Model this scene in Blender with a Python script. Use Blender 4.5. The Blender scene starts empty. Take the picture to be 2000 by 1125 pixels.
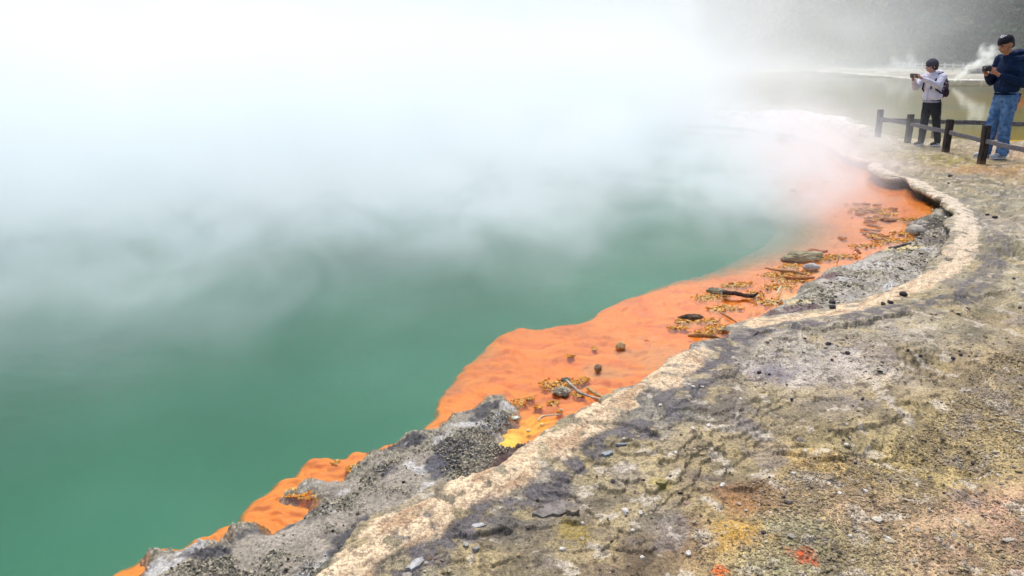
import bpy, bmesh, math, random
QF = 1.0
import numpy as np
from mathutils import Vector, Matrix
random.seed(7)
R = math.radians
sc = bpy.context.scene
COL = sc.collection

# ------------------------------------------------------------------ camera, sky, sun, exposure
PITCH = R(16.85); CAMZ = 1.5; FPX = 1500.0
cam = bpy.data.objects.new('camera', bpy.data.cameras.new('camera')); COL.objects.link(cam)
cam.data.sensor_width = 36; cam.data.lens = 27; cam.data.clip_start = 0.05; cam.data.clip_end = 3000
cam.location = (0, 0, CAMZ); cam.rotation_euler = (R(90) - PITCH, 0, 0)
sc.camera = cam
SUN_EL, SUN_AZ = R(64), R(4)          # azimuth from +Y towards -X
w = bpy.data.worlds.new('World'); sc.world = w; w.use_nodes = True
nt = w.node_tree; bg = nt.nodes['Background']
sky = nt.nodes.new('ShaderNodeTexSky'); sky.sky_type = 'NISHITA'; sky.sun_disc = False
sky.sun_elevation = SUN_EL; sky.sun_rotation = -SUN_AZ; sky.dust_density = 4; sky.air_density = 1.0
hs = nt.nodes.new('ShaderNodeHueSaturation'); hs.inputs['Saturation'].default_value = 0.85
nt.links.new(sky.outputs[0], hs.inputs['Color']); nt.links.new(hs.outputs[0], bg.inputs[0])
bg.inputs[1].default_value = 0.15
sl = bpy.data.lights.new('sun', 'SUN'); sl.energy = 1.5; sl.angle = R(30); sl.color = (1, .985, .965)
so = bpy.data.objects.new('sun', sl); COL.objects.link(so)
sd = Vector((-math.sin(SUN_AZ) * math.cos(SUN_EL), math.cos(SUN_AZ) * math.cos(SUN_EL), math.sin(SUN_EL)))
so.rotation_euler = sd.to_track_quat('Z', 'Y').to_euler()
sc.view_settings.view_transform = 'Standard'; sc.view_settings.look = 'None'
sc.view_settings.gamma = 1; sc.view_settings.exposure = 0.6; sc.view_settings.use_curve_mapping = False
cy = sc.cycles
cy.max_bounces = 10; cy.diffuse_bounces = 2; cy.glossy_bounces = 2; cy.transparent_max_bounces = 12
cy.transmission_bounces = 4; cy.volume_bounces = 8; cy.volume_step_rate = 1.0; cy.volume_max_steps = 256
cy.use_denoising = True; cy.sample_clamp_indirect = 4

# ------------------------------------------------------------------ helpers
def srgb(r, g=None, b=None, k=1.0):
    if g is None: r, g, b = r
    f = lambda c: ((c / 255) / 12.92 if c / 255 <= .04045 else ((c / 255 + .055) / 1.055) ** 2.4) * k
    return (f(r), f(g), f(b))
def srgb_np(c): 
    c = np.asarray(c, float) / 255
    return np.where(c <= .04045, c / 12.92, ((c + .055) / 1.055) ** 2.4)
CP, SP = math.cos(PITCH), math.sin(PITCH)
def P(px, py, z=0.0):
    u = (px - 1000) / FPX; v = (562.5 - py) / FPX
    dx, dy, dz = u, CP + v * SP, -SP + v * CP
    t = (z - CAMZ) / dz
    return (dx * t, dy * t)
def PL(pts, z=0.0): return np.array([P(a, b, z) for a, b in pts])
def P3(px, py, z=0.0): a = P(px, py, z); return Vector((a[0], a[1], z))

def hsh(ix, iy, s=0):
    h = (ix.astype(np.int64) * 374761393 + iy.astype(np.int64) * 668265263 + s * 974634777) & 0xffffffff
    h = ((h ^ (h >> 13)) * 1274126177) & 0xffffffff
    return ((h ^ (h >> 16)) & 0xffffff) / float(0xffffff)
def gnoise(x, y, s=0):
    ix = np.floor(x); iy = np.floor(y); fx = x - ix; fy = y - iy
    ux = fx * fx * fx * (fx * (fx * 6 - 15) + 10); uy = fy * fy * fy * (fy * (fy * 6 - 15) + 10)
    def g(a, b):
        t = hsh(ix + a, iy + b, s) * 2 * np.pi
        return np.cos(t) * (fx - a) + np.sin(t) * (fy - b)
    n0 = g(0, 0) * (1 - ux) + g(1, 0) * ux; n1 = g(0, 1) * (1 - ux) + g(1, 1) * ux
    return (n0 * (1 - uy) + n1 * uy) * 1.5
def fbm(x, y, s=0, o=4, gain=.5, lac=2.03):
    a = 1.0; t = 0; r = 0
    for k in range(o):
        r = r + a * gnoise(x, y, s + k * 17); t += a; a *= gain; x = x * lac + 3.7; y = y * lac - 1.3
    return r / t * 1.3
def cell(x, y, s=0, jit=.9):
    ix = np.floor(x); iy = np.floor(y)
    f1 = np.full(np.shape(x), 9.); f2 = f1.copy(); cid = np.zeros(np.shape(x))
    for a in (-1, 0, 1):
        for b in (-1, 0, 1):
            jx = ix + a; jy = iy + b
            cx = jx + .5 + (hsh(jx, jy, s) - .5) * jit; cyy = jy + .5 + (hsh(jx, jy, s + 5) - .5) * jit
            d = np.hypot(x - cx, y - cyy); hid = hsh(jx, jy, s + 11)
            near = d < f1
            f2 = np.where(near, f1, np.minimum(f2, d)); cid = np.where(near, hid, cid); f1 = np.where(near, d, f1)
    return f1, f2, cid
def sst(a, b, x): t = np.clip((x - a) / (b - a), 0, 1); return t * t * (3 - 2 * t)
def seg_dist(x, y, pts, closed=False):
    d = np.full(x.shape, 1e9, np.float32)
    n = len(pts); x = x.astype(np.float32); y = y.astype(np.float32)
    for i in range(n if closed else n - 1):
        ax, ay = pts[i]; bx, by = pts[(i + 1) % n]
        ex, ey = bx - ax, by - ay; L = ex * ex + ey * ey + 1e-12
        t = np.clip(((x - ax) * ex + (y - ay) * ey) / L, 0, 1)
        d = np.minimum(d, (x - ax - t * ex) ** 2 + (y - ay - t * ey) ** 2)
    return np.sqrt(d)
def inside(x, y, pts):
    r = np.zeros(x.shape, bool); n = len(pts)
    for i in range(n):
        ax, ay = pts[i]; bx, by = pts[(i + 1) % n]
        c = (ay > y) != (by > y)
        r ^= c & (x < (bx - ax) * (y - ay) / ((by - ay) if by != ay else 1e-12) + ax)
    return r
def sdf(x, y, pts):
    d = seg_dist(x, y, pts, True); return np.where(inside(x, y, pts), d, -d)
def smooth_line(p, step=None, n=None, close=False):
    p = np.asarray(p, float); out = []
    m = len(p)
    for i in range(m if close else m - 1):
        if close: a, b, c, d = p[(i - 1) % m], p[i], p[(i + 1) % m], p[(i + 2) % m]
        else: a, b, c, d = p[max(i - 1, 0)], p[i], p[i + 1], p[min(i + 2, m - 1)]
        k = n or 3
        for t in np.arange(k) / k:
            out.append(.5 * ((2 * b) + (c - a) * t + (2 * a - 5 * b + 4 * c - d) * t * t + (-a + 3 * b - 3 * c + d) * t ** 3))
    if not close: out.append(p[-1])
    return np.array(out)

def tag(o, label=None, cat=None, group=None, kind=None):
    if label: o['label'] = label
    if cat: o['category'] = cat
    if group: o['group'] = group
    if kind: o['kind'] = kind
    return o
def link(name, me, mat=None, parent=None):
    o = bpy.data.objects.new(name, me); COL.objects.link(o)
    if mat: me.materials.append(mat)
    if parent: o.parent = parent
    return o
def np_mesh(name, V, F, col=None, smooth=True):
    me = bpy.data.meshes.new(name); k = F.shape[1]
    me.vertices.add(len(V)); me.vertices.foreach_set('co', np.ascontiguousarray(V, np.float32).ravel())
    me.loops.add(F.size); me.loops.foreach_set('vertex_index', np.ascontiguousarray(F, np.int32).ravel())
    me.polygons.add(len(F)); me.polygons.foreach_set('loop_start', np.arange(0, F.size, k, dtype=np.int32))
    me.polygons.foreach_set('use_smooth', np.full(len(F), smooth))
    if col is not None:
        a = me.color_attributes.new('col', 'FLOAT_COLOR', 'POINT')
        c4 = np.ones((len(V), 4), np.float32); c4[:, :3] = col; a.data.foreach_set('color', c4.ravel())
    me.update(calc_edges=True); me.validate()
    return me
def grid_faces(nr, nc, keep=None):
    i = np.arange(nr * nc).reshape(nr, nc)
    F = np.stack([i[:-1, :-1], i[:-1, 1:], i[1:, 1:], i[1:, :-1]], -1).reshape(-1, 4)
    if keep is not None:
        kf = keep.ravel(); F = F[kf[F].all(1)]
    return F
def compact(V, F, C=None):
    u, inv = np.unique(F, return_inverse=True)
    return V[u], inv.reshape(F.shape), (C[u] if C is not None else None)

# node materials
class NB:
    def __init__(s, name):
        s.m = bpy.data.materials.new(name); s.m.use_nodes = True; s.t = s.m.node_tree; s.t.nodes.clear()
        s.out = s.t.nodes.new('ShaderNodeOutputMaterial')
    def n(s, typ, **kw):
        nd = s.t.nodes.new('ShaderNode' + typ)
        for k, v in kw.items(): setattr(nd, k, v)
        return nd
    def L(s, a, b): s.t.links.new(a, b)
    def put(s, inp, v):
        if hasattr(v, 'is_linked') or hasattr(v, 'links'): s.L(v, inp)
        else: inp.default_value = v
    def math(s, op, a, b=0.0, c=None, clamp=False):
        nd = s.n('Math', operation=op, use_clamp=clamp); s.put(nd.inputs[0], a); s.put(nd.inputs[1], b)
        if c is not None: s.put(nd.inputs[2], c)
        return nd.outputs[0]
    def noise(s, vec, scale, detail=3, rough=.55, dist=0.0, out=0):
        nd = s.n('TexNoise'); s.L(vec, nd.inputs['Vector']); nd.inputs['Scale'].default_value = scale
        nd.inputs['Detail'].default_value = detail; nd.inputs['Roughness'].default_value = rough
        nd.inputs['Distortion'].default_value = dist
        return nd.outputs[out]
    def ss(s, x, a, b, lo=0.0, hi=1.0):
        nd = s.n('MapRange', interpolation_type='SMOOTHSTEP'); s.put(nd.inputs['Value'], x)
        nd.inputs['From Min'].default_value = a; nd.inputs['From Max'].default_value = b
        nd.inputs['To Min'].default_value = lo; nd.inputs['To Max'].default_value = hi
        return nd.outputs[0]
    def mix(s, f, a, b, typ='MIX'):
        nd = s.n('Mix', data_type='RGBA', blend_type=typ); s.put(nd.inputs[0], f)
        for i, v in ((6, a), (7, b)):
            if isinstance(v, tuple): nd.inputs[i].default_value = (*v[:3], 1)
            else: s.L(v, nd.inputs[i])
        return nd.outputs[2]
    def principled(s, col, rough=.8, spec=.3, normal=None, **kw):
        p = s.n('BsdfPrincipled')
        if isinstance(col, tuple): p.inputs['Base Color'].default_value = (*col[:3], 1)
        else: s.L(col, p.inputs['Base Color'])
        s.put(p.inputs['Roughness'], rough); s.put(p.inputs['Specular IOR Level'], spec)
        for k, v in kw.items(): s.put(p.inputs[k], v)
        if normal is not None: s.L(normal, p.inputs['Normal'])
        s.L(p.outputs[0], s.out.inputs['Surface']); return p
    def bump(s, h, strength=.5, dist=.01):
        b = s.n('Bump'); s.L(h, b.inputs['Height']); b.inputs['Strength'].default_value = strength
        b.inputs['Distance'].default_value = dist; return b.outputs[0]
    def obj(s): return s.n('TexCoord').outputs['Object']
def simple(name, col, col2=None, scale=20, rough=.8, bump=.2, bscale=None, bdist=.004, spec=.3, detail=4, lo=.35, hi=.65, **kw):
    b = NB(name); v = b.obj()
    c = col
    if col2 is not None: c = b.mix(b.ss(b.noise(v, scale, detail), lo, hi), col, col2)
    nm = b.bump(b.noise(v, bscale or scale * 3, 4), bump, bdist) if bump else None
    b.principled(c, rough, spec, nm, **kw); return b.m
def attr_mat(name, rough=.85, spec=.25, fine=260, mid=60, bumpd=.004, bstr=.6, var=.62, strat=0.0):
    b = NB(name); v = b.obj(); a = b.n('Attribute', attribute_name='col')
    n1 = b.noise(v, fine, 3, .6); n2 = b.noise(v, mid, 4, .65)
    f = b.math('ADD', b.math('MULTIPLY', n1, .5), b.math('MULTIPLY', n2, .5))
    f = b.ss(f, .36, .64, 1 - var, 1 + var * .75)
    vm = b.n('VectorMath', operation='SCALE'); b.L(a.outputs['Color'], vm.inputs[0]); b.L(f, vm.inputs['Scale'])
    h = b.math('ADD', b.math('MULTIPLY', n2, 1.0), b.math('MULTIPLY', n1, .35))
    r = b.ss(n2, .3, .7, rough - .15, min(1, rough + .1))
    b.principled(vm.outputs[0], r, spec, b.bump(h, bstr, bumpd)); return b.m

# ------------------------------------------------------------------ outlines traced on the ground
WZ = -0.12                     # water level of the lake
RIM1 = [(470,1190),(564,1125),(590,1104),(684,1045),(707,1015),(785,981),(847,948),(922,930),(987,903),(1023,876),(1059,846),(1102,816),(1149,794),(1166,790),(1174,797),(1180,790),(1174,776),(1210,758),(1246,748),(1275,731),(1292,722),(1300,708),(1325,692),(1345,680),(1358,668),(1395,662),(1420,657),(1432,644),(1457,625),(1500,613)]
LINK = [(1560,603),(1640,592),(1720,570),(1790,548),(1830,530)]
RIM2 = [(1841,515),(1848,500),(1840,485),(1852,468),(1858,450),(1848,440),(1846,428),(1858,424),(1866,414),(1853,407),(1838,396),(1844,391),(1823,384),(1802,372),(1781,363),(1769,348),(1739,349),(1717,343),(1698,330),(1697,322),(1706,317),(1690,314),(1663,309),(1642,300),(1634,292),(1620,284),(1593,272),(1551,263),(1500,255),(1440,247),(1380,243),(1300,243),(1200,246)]
rim_px = RIM1 + LINK + RIM2
rim_w = PL(rim_px, 0.0)
# far side of the land tongue between the lake and the second pond
PONDEDGE = [(1200,212),(1320,206),(1400,209),(1470,211),(1540,209),(1580,210),(1620,217),(1650,222),(1680,224),(1677,229),(1700,237),(1730,244),(1760,256),(1790,262),(1850,264),(1950,266),(2060,268),(2300,272)]
pond_w = PL(PONDEDGE, 0.0)
LAND = np.vstack([rim_w, pond_w, [(26, 14), (26, 1.0), (3, 0.3), (-1.2, 1.2)]])
SH1 = [(190,1200),(270,1125),(284,1088),(284,1072),(307,1065),(349,1072),(382,1052),(414,1051),(437,1052),(440,1036),(455,1020),(486,1013),(512,1023),(531,1033),(557,1020),(583,1010),(606,990),(613,975),(598,962),(560,968),(553,958),(574,948),(593,932),(619,931),(665,935),(681,916),(704,896),(720,880),(738,876),(759,872),(775,861),(785,848),(817,835),(850,836),(870,815),(900,800),(920,797),(942,777),(970,765),(987,775),(1010,795),(1008,815),(985,827),(975,843),(965,858),(985,868),(1012,866),(1055,853),(1100,850),(1100,900),(900,1010),(640,1200)]
SH2 = [(1380,668),(1420,652),(1440,640),(1462,622),(1485,612),(1500,600),(1525,590),(1520,583),(1545,577),(1560,562),(1570,548),(1600,537),(1610,525),(1625,517),(1665,510),(1700,492),(1725,484),(1763,473),(1793,457),(1786,442),(1770,434),(1790,424),(1814,417),(1820,408),(1832,400),(1870,398),(1900,430),(1900,520),(1850,570),(1700,610),(1560,630),(1450,660)]
sh1 = smooth_line(PL(SH1, -0.11), n=2, close=True); sh2 = smooth_line(PL(SH2, -0.11), n=2, close=True)
LEDGE = [(60,1230),(210,1122),(249,1101),(284,1082),(317,1065),(353,1064),(379,1046),(405,1041),(427,1026),(450,1020),(466,1012),(476,994),(492,974),(528,952),(541,937),(574,926),(590,905),(616,892),(671,893),(681,881),(702,876),(716,880),(733,877),(752,864),(772,860),(795,844),(817,840),(829,827),(850,812),(852,798),(862,772),(882,745),(905,715),(935,690),(960,665),(990,645),(1030,638),(1060,641),(1100,632),(1140,628),(1165,610),(1200,590),(1240,575),(1280,560),(1330,545),(1375,535),(1420,515),(1450,500),(1490,480),(1510,462),(1515,440),(1490,410),(1455,370),(1420,330),(1390,290),(1370,262),(1360,240),(1900,240),(1900,700),(1300,900),(900,1200),(400,1300)]
ledge = smooth_line(PL(LEDGE, -0.15), n=2, close=True)
CREAM = [(560,1190),(640,1130),(760,1045),(890,972),(1000,925),(1090,862),(1190,803),(1290,742),(1370,690)]
CREAM2 = [(1480,612),(1560,604),(1650,597),(1720,573),(1790,545),(1855,515),(1890,470),(1890,425),(1860,392),(1800,362),(1740,342),(1700,322),(1650,300),(1600,274)]
SLATE = [(640,1230),(760,1105),(850,1055),(960,992),(1035,965),(1110,905),(1185,852),(1250,835),(1330,775),(1390,715),(1430,672),(1500,638),(1560,630),(1650,626),(1760,600),(1870,585),(1940,520),(1950,470),(1900,410)]
cream1, cream2, slate = PL(CREAM), PL(CREAM2), PL(SLATE)
CTRL = [(1480,680,150,145,135),(1530,725,138,136,148),(1600,740,176,170,162),(1640,700,178,173,168),(1560,690,160,158,150),(1720,780,150,140,120),(1500,780,165,155,125),(1450,800,135,130,125),
(1300,810,130,130,124),(1350,850,150,140,115),(1250,930,165,155,122),(1150,900,160,150,120),(1100,940,150,145,130),(1250,1000,130,125,110),(1100,1060,125,118,100),(1200,1090,135,120,100),
(950,1080,150,140,112),(860,1110,145,140,120),(1000,1020,110,108,104),(1350,1050,150,130,105),(1450,900,150,140,110),(1420,940,122,117,112),(1450,975,165,132,92),(1440,1060,196,152,60),(1500,1100,192,192,155),
(1560,1050,168,166,134),(1600,900,182,160,108),(1700,1000,176,155,125),(1850,1050,172,147,122),(1950,1000,176,147,126),(1750,880,188,172,120),(1850,900,182,166,116),(1950,850,165,150,110),
(1800,800,166,152,110),(1900,780,152,140,110),(1650,850,150,140,104),(1800,700,150,138,110),(1900,700,145,132,105),(1950,620,150,138,110),(1900,600,145,140,115),(1850,650,156,150,130),(1750,650,164,160,148),
(1680,650,152,147,132),(1950,540,150,145,125),(1940,450,165,160,146),(1960,380,140,138,120),(1850,340,145,140,120),(1780,320,168,158,144),(1920,330,165,136,92),(1830,312,150,142,86),(1750,290,150,145,120),
(1700,270,170,165,145),(1600,245,192,190,180),(1550,222,222,226,226),(1650,228,226,230,230),(1700,243,205,204,190),(1450,230,205,208,210),(1930,285,160,150,130),(1990,300,165,140,110),(1850,290,160,150,118),
(1800,275,165,158,130),(1380,225,215,218,220),(1980,480,140,136,112),(2100,700,145,132,105),(2100,1000,172,147,122)]
cw = np.array([P(a, b) for a, b, *_ in CTRL]); cc = srgb_np([c[2:] for c in CTRL])

# broken layer edges traced along the shore; the lake side of each stands higher: (points, step m, fade width m)
STEPS = [([(1419,657),(1470,648),(1522,639),(1560,639),(1605,645),(1656,642),(1690,638),(1720,626),(1768,615),(1830,600)], .028, .20),
 ([(1145,832),(1180,826),(1210,828),(1264,839),(1300,850),(1347,886)], .014, .12), ([(850,1046),(920,1042),(983,1031),(1008,1019),(1060,1020),(1110,1018),(1150,1008)], .018, .10),
 ([(1080,905),(1130,880),(1190,868),(1240,858)], .012, .07), ([(1270,820),(1300,812),(1335,788),(1385,748),(1430,735),(1470,700)], .012, .10),
 ([(1310,985),(1340,966),(1370,950),(1386,936),(1391,914),(1385,895)], .018, .12), ([(1354,968),(1390,951),(1425,955),(1462,954),(1495,948)], .018, .10),
 ([(1300,905),(1350,890),(1397,875),(1426,871),(1480,869),(1526,858),(1562,853),(1590,860),(1612,871)], .015, .12), ([(1480,880),(1540,884),(1600,896),(1640,888),(1680,864),(1720,840)], .022, .14),
 ([(1620,838),(1688,829),(1740,813),(1818,803)], .022, .14), ([(1740,790),(1796,775),(1850,760)], .018, .12), ([(1560,1075),(1580,1062),(1610,1050),(1650,1030)], .010, .06),
 ([(1450,785),(1510,775),(1570,780),(1640,768),(1700,760)], .012, .12), ([(1650,700),(1720,712),(1790,700),(1860,690)], .014, .14), ([(1830,590),(1880,575),(1940,572),(2000,565)], .018, .16),
 ([(1880,480),(1930,470),(2000,462)], .016, .16), ([(1120,1075),(1180,1068),(1240,1075),(1290,1060)], .010, .08), ([(930,1110),(1000,1092),(1060,1085)], .010, .07), ([(1800,430),(1900,440),(2000,432)], .012, .14)]
def layer_steps(x, y):
    hh = np.zeros(x.shape); rz_ = np.zeros(x.shape)
    wx = x + .034 * fbm(x * 8, y * 8, 881, 5, .62) + .010 * fbm(x * 45, y * 45, 883, 3); wy = y + .034 * fbm(x * 8, y * 8, 882, 5, .62) + .010 * fbm(x * 45, y * 45, 884, 3)
    for pts, st_, fw in STEPS:
        p = smooth_line(PL(pts), n=2)
        lo, hi = p.min(0) - 3.2 * fw, p.max(0) + 3.2 * fw
        m = (x > lo[0]) & (x < hi[0]) & (y > lo[1]) & (y < hi[1])
        if not m.any(): continue
        X_, Y_ = wx[m].astype(float), wy[m].astype(float)
        best = np.full(X_.shape, 1e9); sgn = np.zeros(X_.shape); tt = np.zeros(X_.shape); n_ = len(p) - 1
        for i in range(n_):
            (ax, ay), (bx, by) = p[i], p[i + 1]; ex, ey = bx - ax, by - ay
            t = ((X_ - ax) * ex + (Y_ - ay) * ey) / (ex * ex + ey * ey + 1e-12); tc = np.clip(t, 0, 1)
            d = np.hypot(X_ - ax - tc * ex, Y_ - ay - tc * ey); c_ = ex * (Y_ - ay) - ey * (X_ - ax)
            k = d < best; best = np.where(k, d, best); sgn = np.where(k, np.sign(c_), sgn); tt = np.where(k, (i + t) / n_, tt)
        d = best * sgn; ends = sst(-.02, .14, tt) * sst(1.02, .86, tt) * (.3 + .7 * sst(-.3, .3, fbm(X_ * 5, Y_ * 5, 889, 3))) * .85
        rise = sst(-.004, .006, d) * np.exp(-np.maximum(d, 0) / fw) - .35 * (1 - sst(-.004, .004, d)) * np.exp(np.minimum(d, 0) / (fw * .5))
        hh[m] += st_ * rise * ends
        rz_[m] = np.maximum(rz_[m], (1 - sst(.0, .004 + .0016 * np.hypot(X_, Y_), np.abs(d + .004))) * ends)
    return hh, rz_
def ground_masks(x, y):
    wx = x + .07 * fbm(x * 4, y * 4, 3, 5, .6); wy = y + .07 * fbm(x * 4, y * 4, 31, 5, .6)
    sc_ = .6 + .12 * np.hypot(x, y)         # bands get broader where the rim is broader
    c1 = seg_dist(wx, wy, cream1); c2 = seg_dist(wx, wy, cream2); s1 = seg_dist(wx, wy, slate)
    wd = .055 * fbm(x * 2.3, y * 2.3, 33, 3); c1 = c1 + wd; c2 = c2 + wd * 1.3
    cr = np.maximum(1 - sst(.05, .11, c1), 1 - sst(.02, .15, c2))
    sl_ = (1 - sst(.05, .13, s1))
    return cr, sl_ * (1 - cr)
def strata(x, y, u, v):
    wu = u + .3 * fbm(x * 1.1, y * 1.1, 8, 3); wv = v + .10 * fbm(x * 2.0, y * 2.0, 9, 3)
    return fbm(wu * .75, wv * 1.9, 40, 3, .45) * 6.0 + fbm(x * 11, y * 11, 55, 5, .62) * .8
def ground_height(x, y, d):
    ca, sa = .57, .82
    u = x * ca + y * sa; v = -x * sa + y * ca
    far = sst(5, 14, np.hypot(x, y))
    h = .022 * fbm(x * .8, y * .8, 5, 3)
    wu = u + .25 * fbm(x * 1.5, y * 1.5, 8, 3); wv = v + .12 * fbm(x * 2.5, y * 2.5, 9, 3)
    t = strata(x, y, u, v)
    fr = t - np.floor(t); q = np.floor(t) + sst(.90, 1.0, fr) + fr * .12
    amp = sst(.05, .35, d) * (.0140 + .006 * fbm(x, y, 77, 2)) * (.35 + .65 * sst(-.25, .25, fbm(x * 1.1, y * 1.1, 78, 3)))
    h = h + q * amp * (1 - .35 * far)
    t2 = fbm(wu * 2.4 + 7, wv * 5.5, 140, 4) * 5 + .3 * fbm(x * 30, y * 30, 141, 3); fr2 = t2 - np.floor(t2)
    h = h + (np.floor(t2) + sst(.88, 1, fr2)) * .0030 * sst(.1, .3, d)
    f1, f2, cid = cell(x * 24 + fbm(x * 30, y * 30, 2, 2) * .5, y * 24, 61)
    h = h + .0028 * (cid - .5) * sst(0, .12, f2 - f1) * sst(-.1, .4, fbm(x * 2, y * 2, 90, 2))
    h = h + layer_steps(x, y)[0] * sst(.02, .12, d)
    h = h + .004 * fbm(x * 14, y * 14, 70, 4) + .0016 * fbm(x * 60, y * 60, 71, 3)
    return h
def ground_color(x, y):
    ax = x + .10 * fbm(x * 2.5, y * 2.5, 12, 4); ay = y + .10 * fbm(x * 2.5, y * 2.5, 13, 4)
    num = np.zeros(x.shape + (3,)); den = np.zeros(x.shape)
    for (px, py), c in zip(cw, cc):
        rr = np.hypot(px, py) * .045
        wgt = 1 / (((ax - px) ** 2 + (ay - py) ** 2) / rr ** 2 + .15) ** 1.6
        num += wgt[..., None] * c; den += wgt
    c = num / den[..., None]
    # broken layer edges: their dark line of dirt and shade painted into the colour
    ca, sa = .57, .82; u = x * ca + y * sa; v = -x * sa + y * ca
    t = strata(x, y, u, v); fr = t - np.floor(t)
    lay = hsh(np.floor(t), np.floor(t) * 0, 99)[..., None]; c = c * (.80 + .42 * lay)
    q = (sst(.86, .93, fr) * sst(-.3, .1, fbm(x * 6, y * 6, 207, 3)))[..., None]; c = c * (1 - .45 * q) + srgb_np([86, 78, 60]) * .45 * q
    ca, sa = .57, .82; u = x * ca + y * sa; v = -x * sa + y * ca
    p = fbm((u + .2 * fbm(x * 2, y * 2, 8, 3)) * 3, v * 8, 201, 5)[..., None]
    c = c * (1 + .55 * p)
    q = sst(.12, .4, fbm(x * 5, y * 5, 210, 4))[..., None]; c = c * (1 - .5 * q) + srgb_np([186, 172, 132]) * .5 * q
    q = sst(.2, .45, fbm(x * 3.4, y * 3.4, 215, 5))[..., None]; c = c * (1 - .5 * q) + srgb_np([136, 132, 136]) * .5 * q
    q = sst(.28, .42, fbm(x * 9, y * 9, 219, 4))[..., None]; c = c * (1 - .6 * q) + srgb_np([205, 200, 190]) * .6 * q
    q = sst(.25, .5, fbm(x * 17, y * 17, 223, 3))[..., None]; c = c * (1 - .6 * q) + srgb_np([74, 66, 60]) * .6 * q
    q = (layer_steps(x, y)[1] * sst(-.5, .1, fbm(x * 25, y * 25, 887, 3)))[..., None]; c = c * (1 - .7 * q) + srgb_np([62, 54, 42]) * .7 * q  # dark brown line along the traced steps paints in edge shade and stain
    cr, sl_ = ground_masks(x, y)
    m = fbm(x * 12, y * 12, 230, 5); mm = fbm(u * 4, v * 16, 231, 4)
    creamc = srgb_np([216, 198, 170]) * (1 + .4 * m[..., None]); q = sst(-.05, .45, mm + .6 * m)[..., None]
    creamc = creamc * (1 - .7 * q) + srgb_np([168, 138, 108]) * .7 * q
    q = sst(.18, .42, fbm(x * 30, y * 30, 235, 4, .6) + .35 * fbm(x * 6, y * 6, 236, 3))[..., None]; creamc = creamc * (1 - .6 * q) + srgb_np([110, 92, 80]) * .6 * q
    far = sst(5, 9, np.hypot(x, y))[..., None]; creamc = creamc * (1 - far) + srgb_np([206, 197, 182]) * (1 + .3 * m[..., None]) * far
    k = sst(.25, .62, cr * (1 + 1.5 * m) * sst(-.9, -.2, m + mm * .5))[..., None]; c = c * (1 - k) + creamc * k
    slc = srgb_np([92, 90, 96]) * (1 + .9 * m[..., None])
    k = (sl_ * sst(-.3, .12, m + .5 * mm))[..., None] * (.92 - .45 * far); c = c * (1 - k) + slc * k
    # vivid orange and yellow mineral stains
    for sx, sy, rr, cs in ((1570,1095,.045,(225,96,34)),(1455,960,.13,(160,122,84)),(1440,1045,.11,(182,150,74)),(1405,1115,.03,(225,110,40)),(1590,905,.08,(150,124,60)),(1120,1035,.07,(170,150,60)),(1290,940,.04,(178,164,104)),(1900,335,.35,(168,134,88)),(1820,322,.25,(150,140,92)),(1920,330,.25,(150,120,80))):
        gx, gy = P(sx, sy); dd = np.hypot(x - gx, y - gy) / rr + .9 * fbm(x * 16, y * 16, 300, 4)
        k = (1 - sst(.4, 1.2, dd))[..., None] * (.5 if rr > .06 else .85); c = c * (1 - k) + srgb_np(cs) * k
    return np.clip(c * [.87, .81, .73], .012, .8)

# polar sheets: fine near the viewpoint's ground, coarser further off
def polar(a0, a1, na, r0, r1, fine=.0018):
    na = int(na / QF); fine *= QF
    rs = [r0]
    while rs[-1] < r1: rs.append(rs[-1] + max(fine * rs[-1], rs[-1] ** 2 / 1450 * QF))
    a = np.linspace(R(a0), R(a1), na); r = np.array(rs)
    A, Rr = np.meshgrid(a, r); return Rr * np.sin(A), Rr * np.cos(A)

def ground_full(X, Y, D=None):
    if D is None: D = sdf(X, Y, LAND)
    linkd = seg_dist(X, Y, PL([(1500,613)] + LINK + [(1841,515)])); rimd = seg_dist(X, Y, rim_w); pd = seg_dist(X, Y, pond_w)
    H = ground_height(X, Y, np.maximum(rimd, 0))
    H = H * sst(0, .25, rimd) + .006 * (1 - sst(0.02, .30, rimd))
    crm, slm = ground_masks(X, Y)
    H = H + .008 * crm + .006 * fbm(X * 18, Y * 18, 411, 4) * crm
    nearl = 1 - sst(.25, .5, linkd)
    H = H - nearl * (.075 * (1 - sst(-.15, .35, D + .05 * fbm(X * 5, Y * 5, 7, 3))))
    H = np.where(pd < 1.2, H - .14 * (1 - sst(-.35, 1.0, D + .35 * fbm(X * 1.2, Y * 1.2, 17, 4) * sst(9, 14, Y))) * (1 - sst(.9, 1.2, pd)), H)
    return H, rimd, pd, nearl
# ---- upper ground
X, Y = polar(-26, 50, 1280, 1.45, 34)
D = sdf(X, Y, LAND)
H, rimd, pd, nearl = ground_full(X, Y, D)
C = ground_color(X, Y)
keep = (D > .085) | ((nearl > .5) & (D > -.12)) | ((pd < rimd) & (D > -.6))
V = np.stack([X, Y, H], -1).reshape(-1, 3)
Vc, Fc, Cc = compact(V, grid_faces(*X.shape, keep), C.reshape(-1, 3))
M_GROUND = attr_mat('sinter_ground', fine=260, mid=80, bstr=.8, bumpd=.006)
g = link('ground', np_mesh('ground', Vc, Fc, Cc), M_GROUND); tag(g, kind='structure')
GH = lambda x, y: float(ground_height(np.array([x]), np.array([y]), np.array([.5]))[0])

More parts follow.
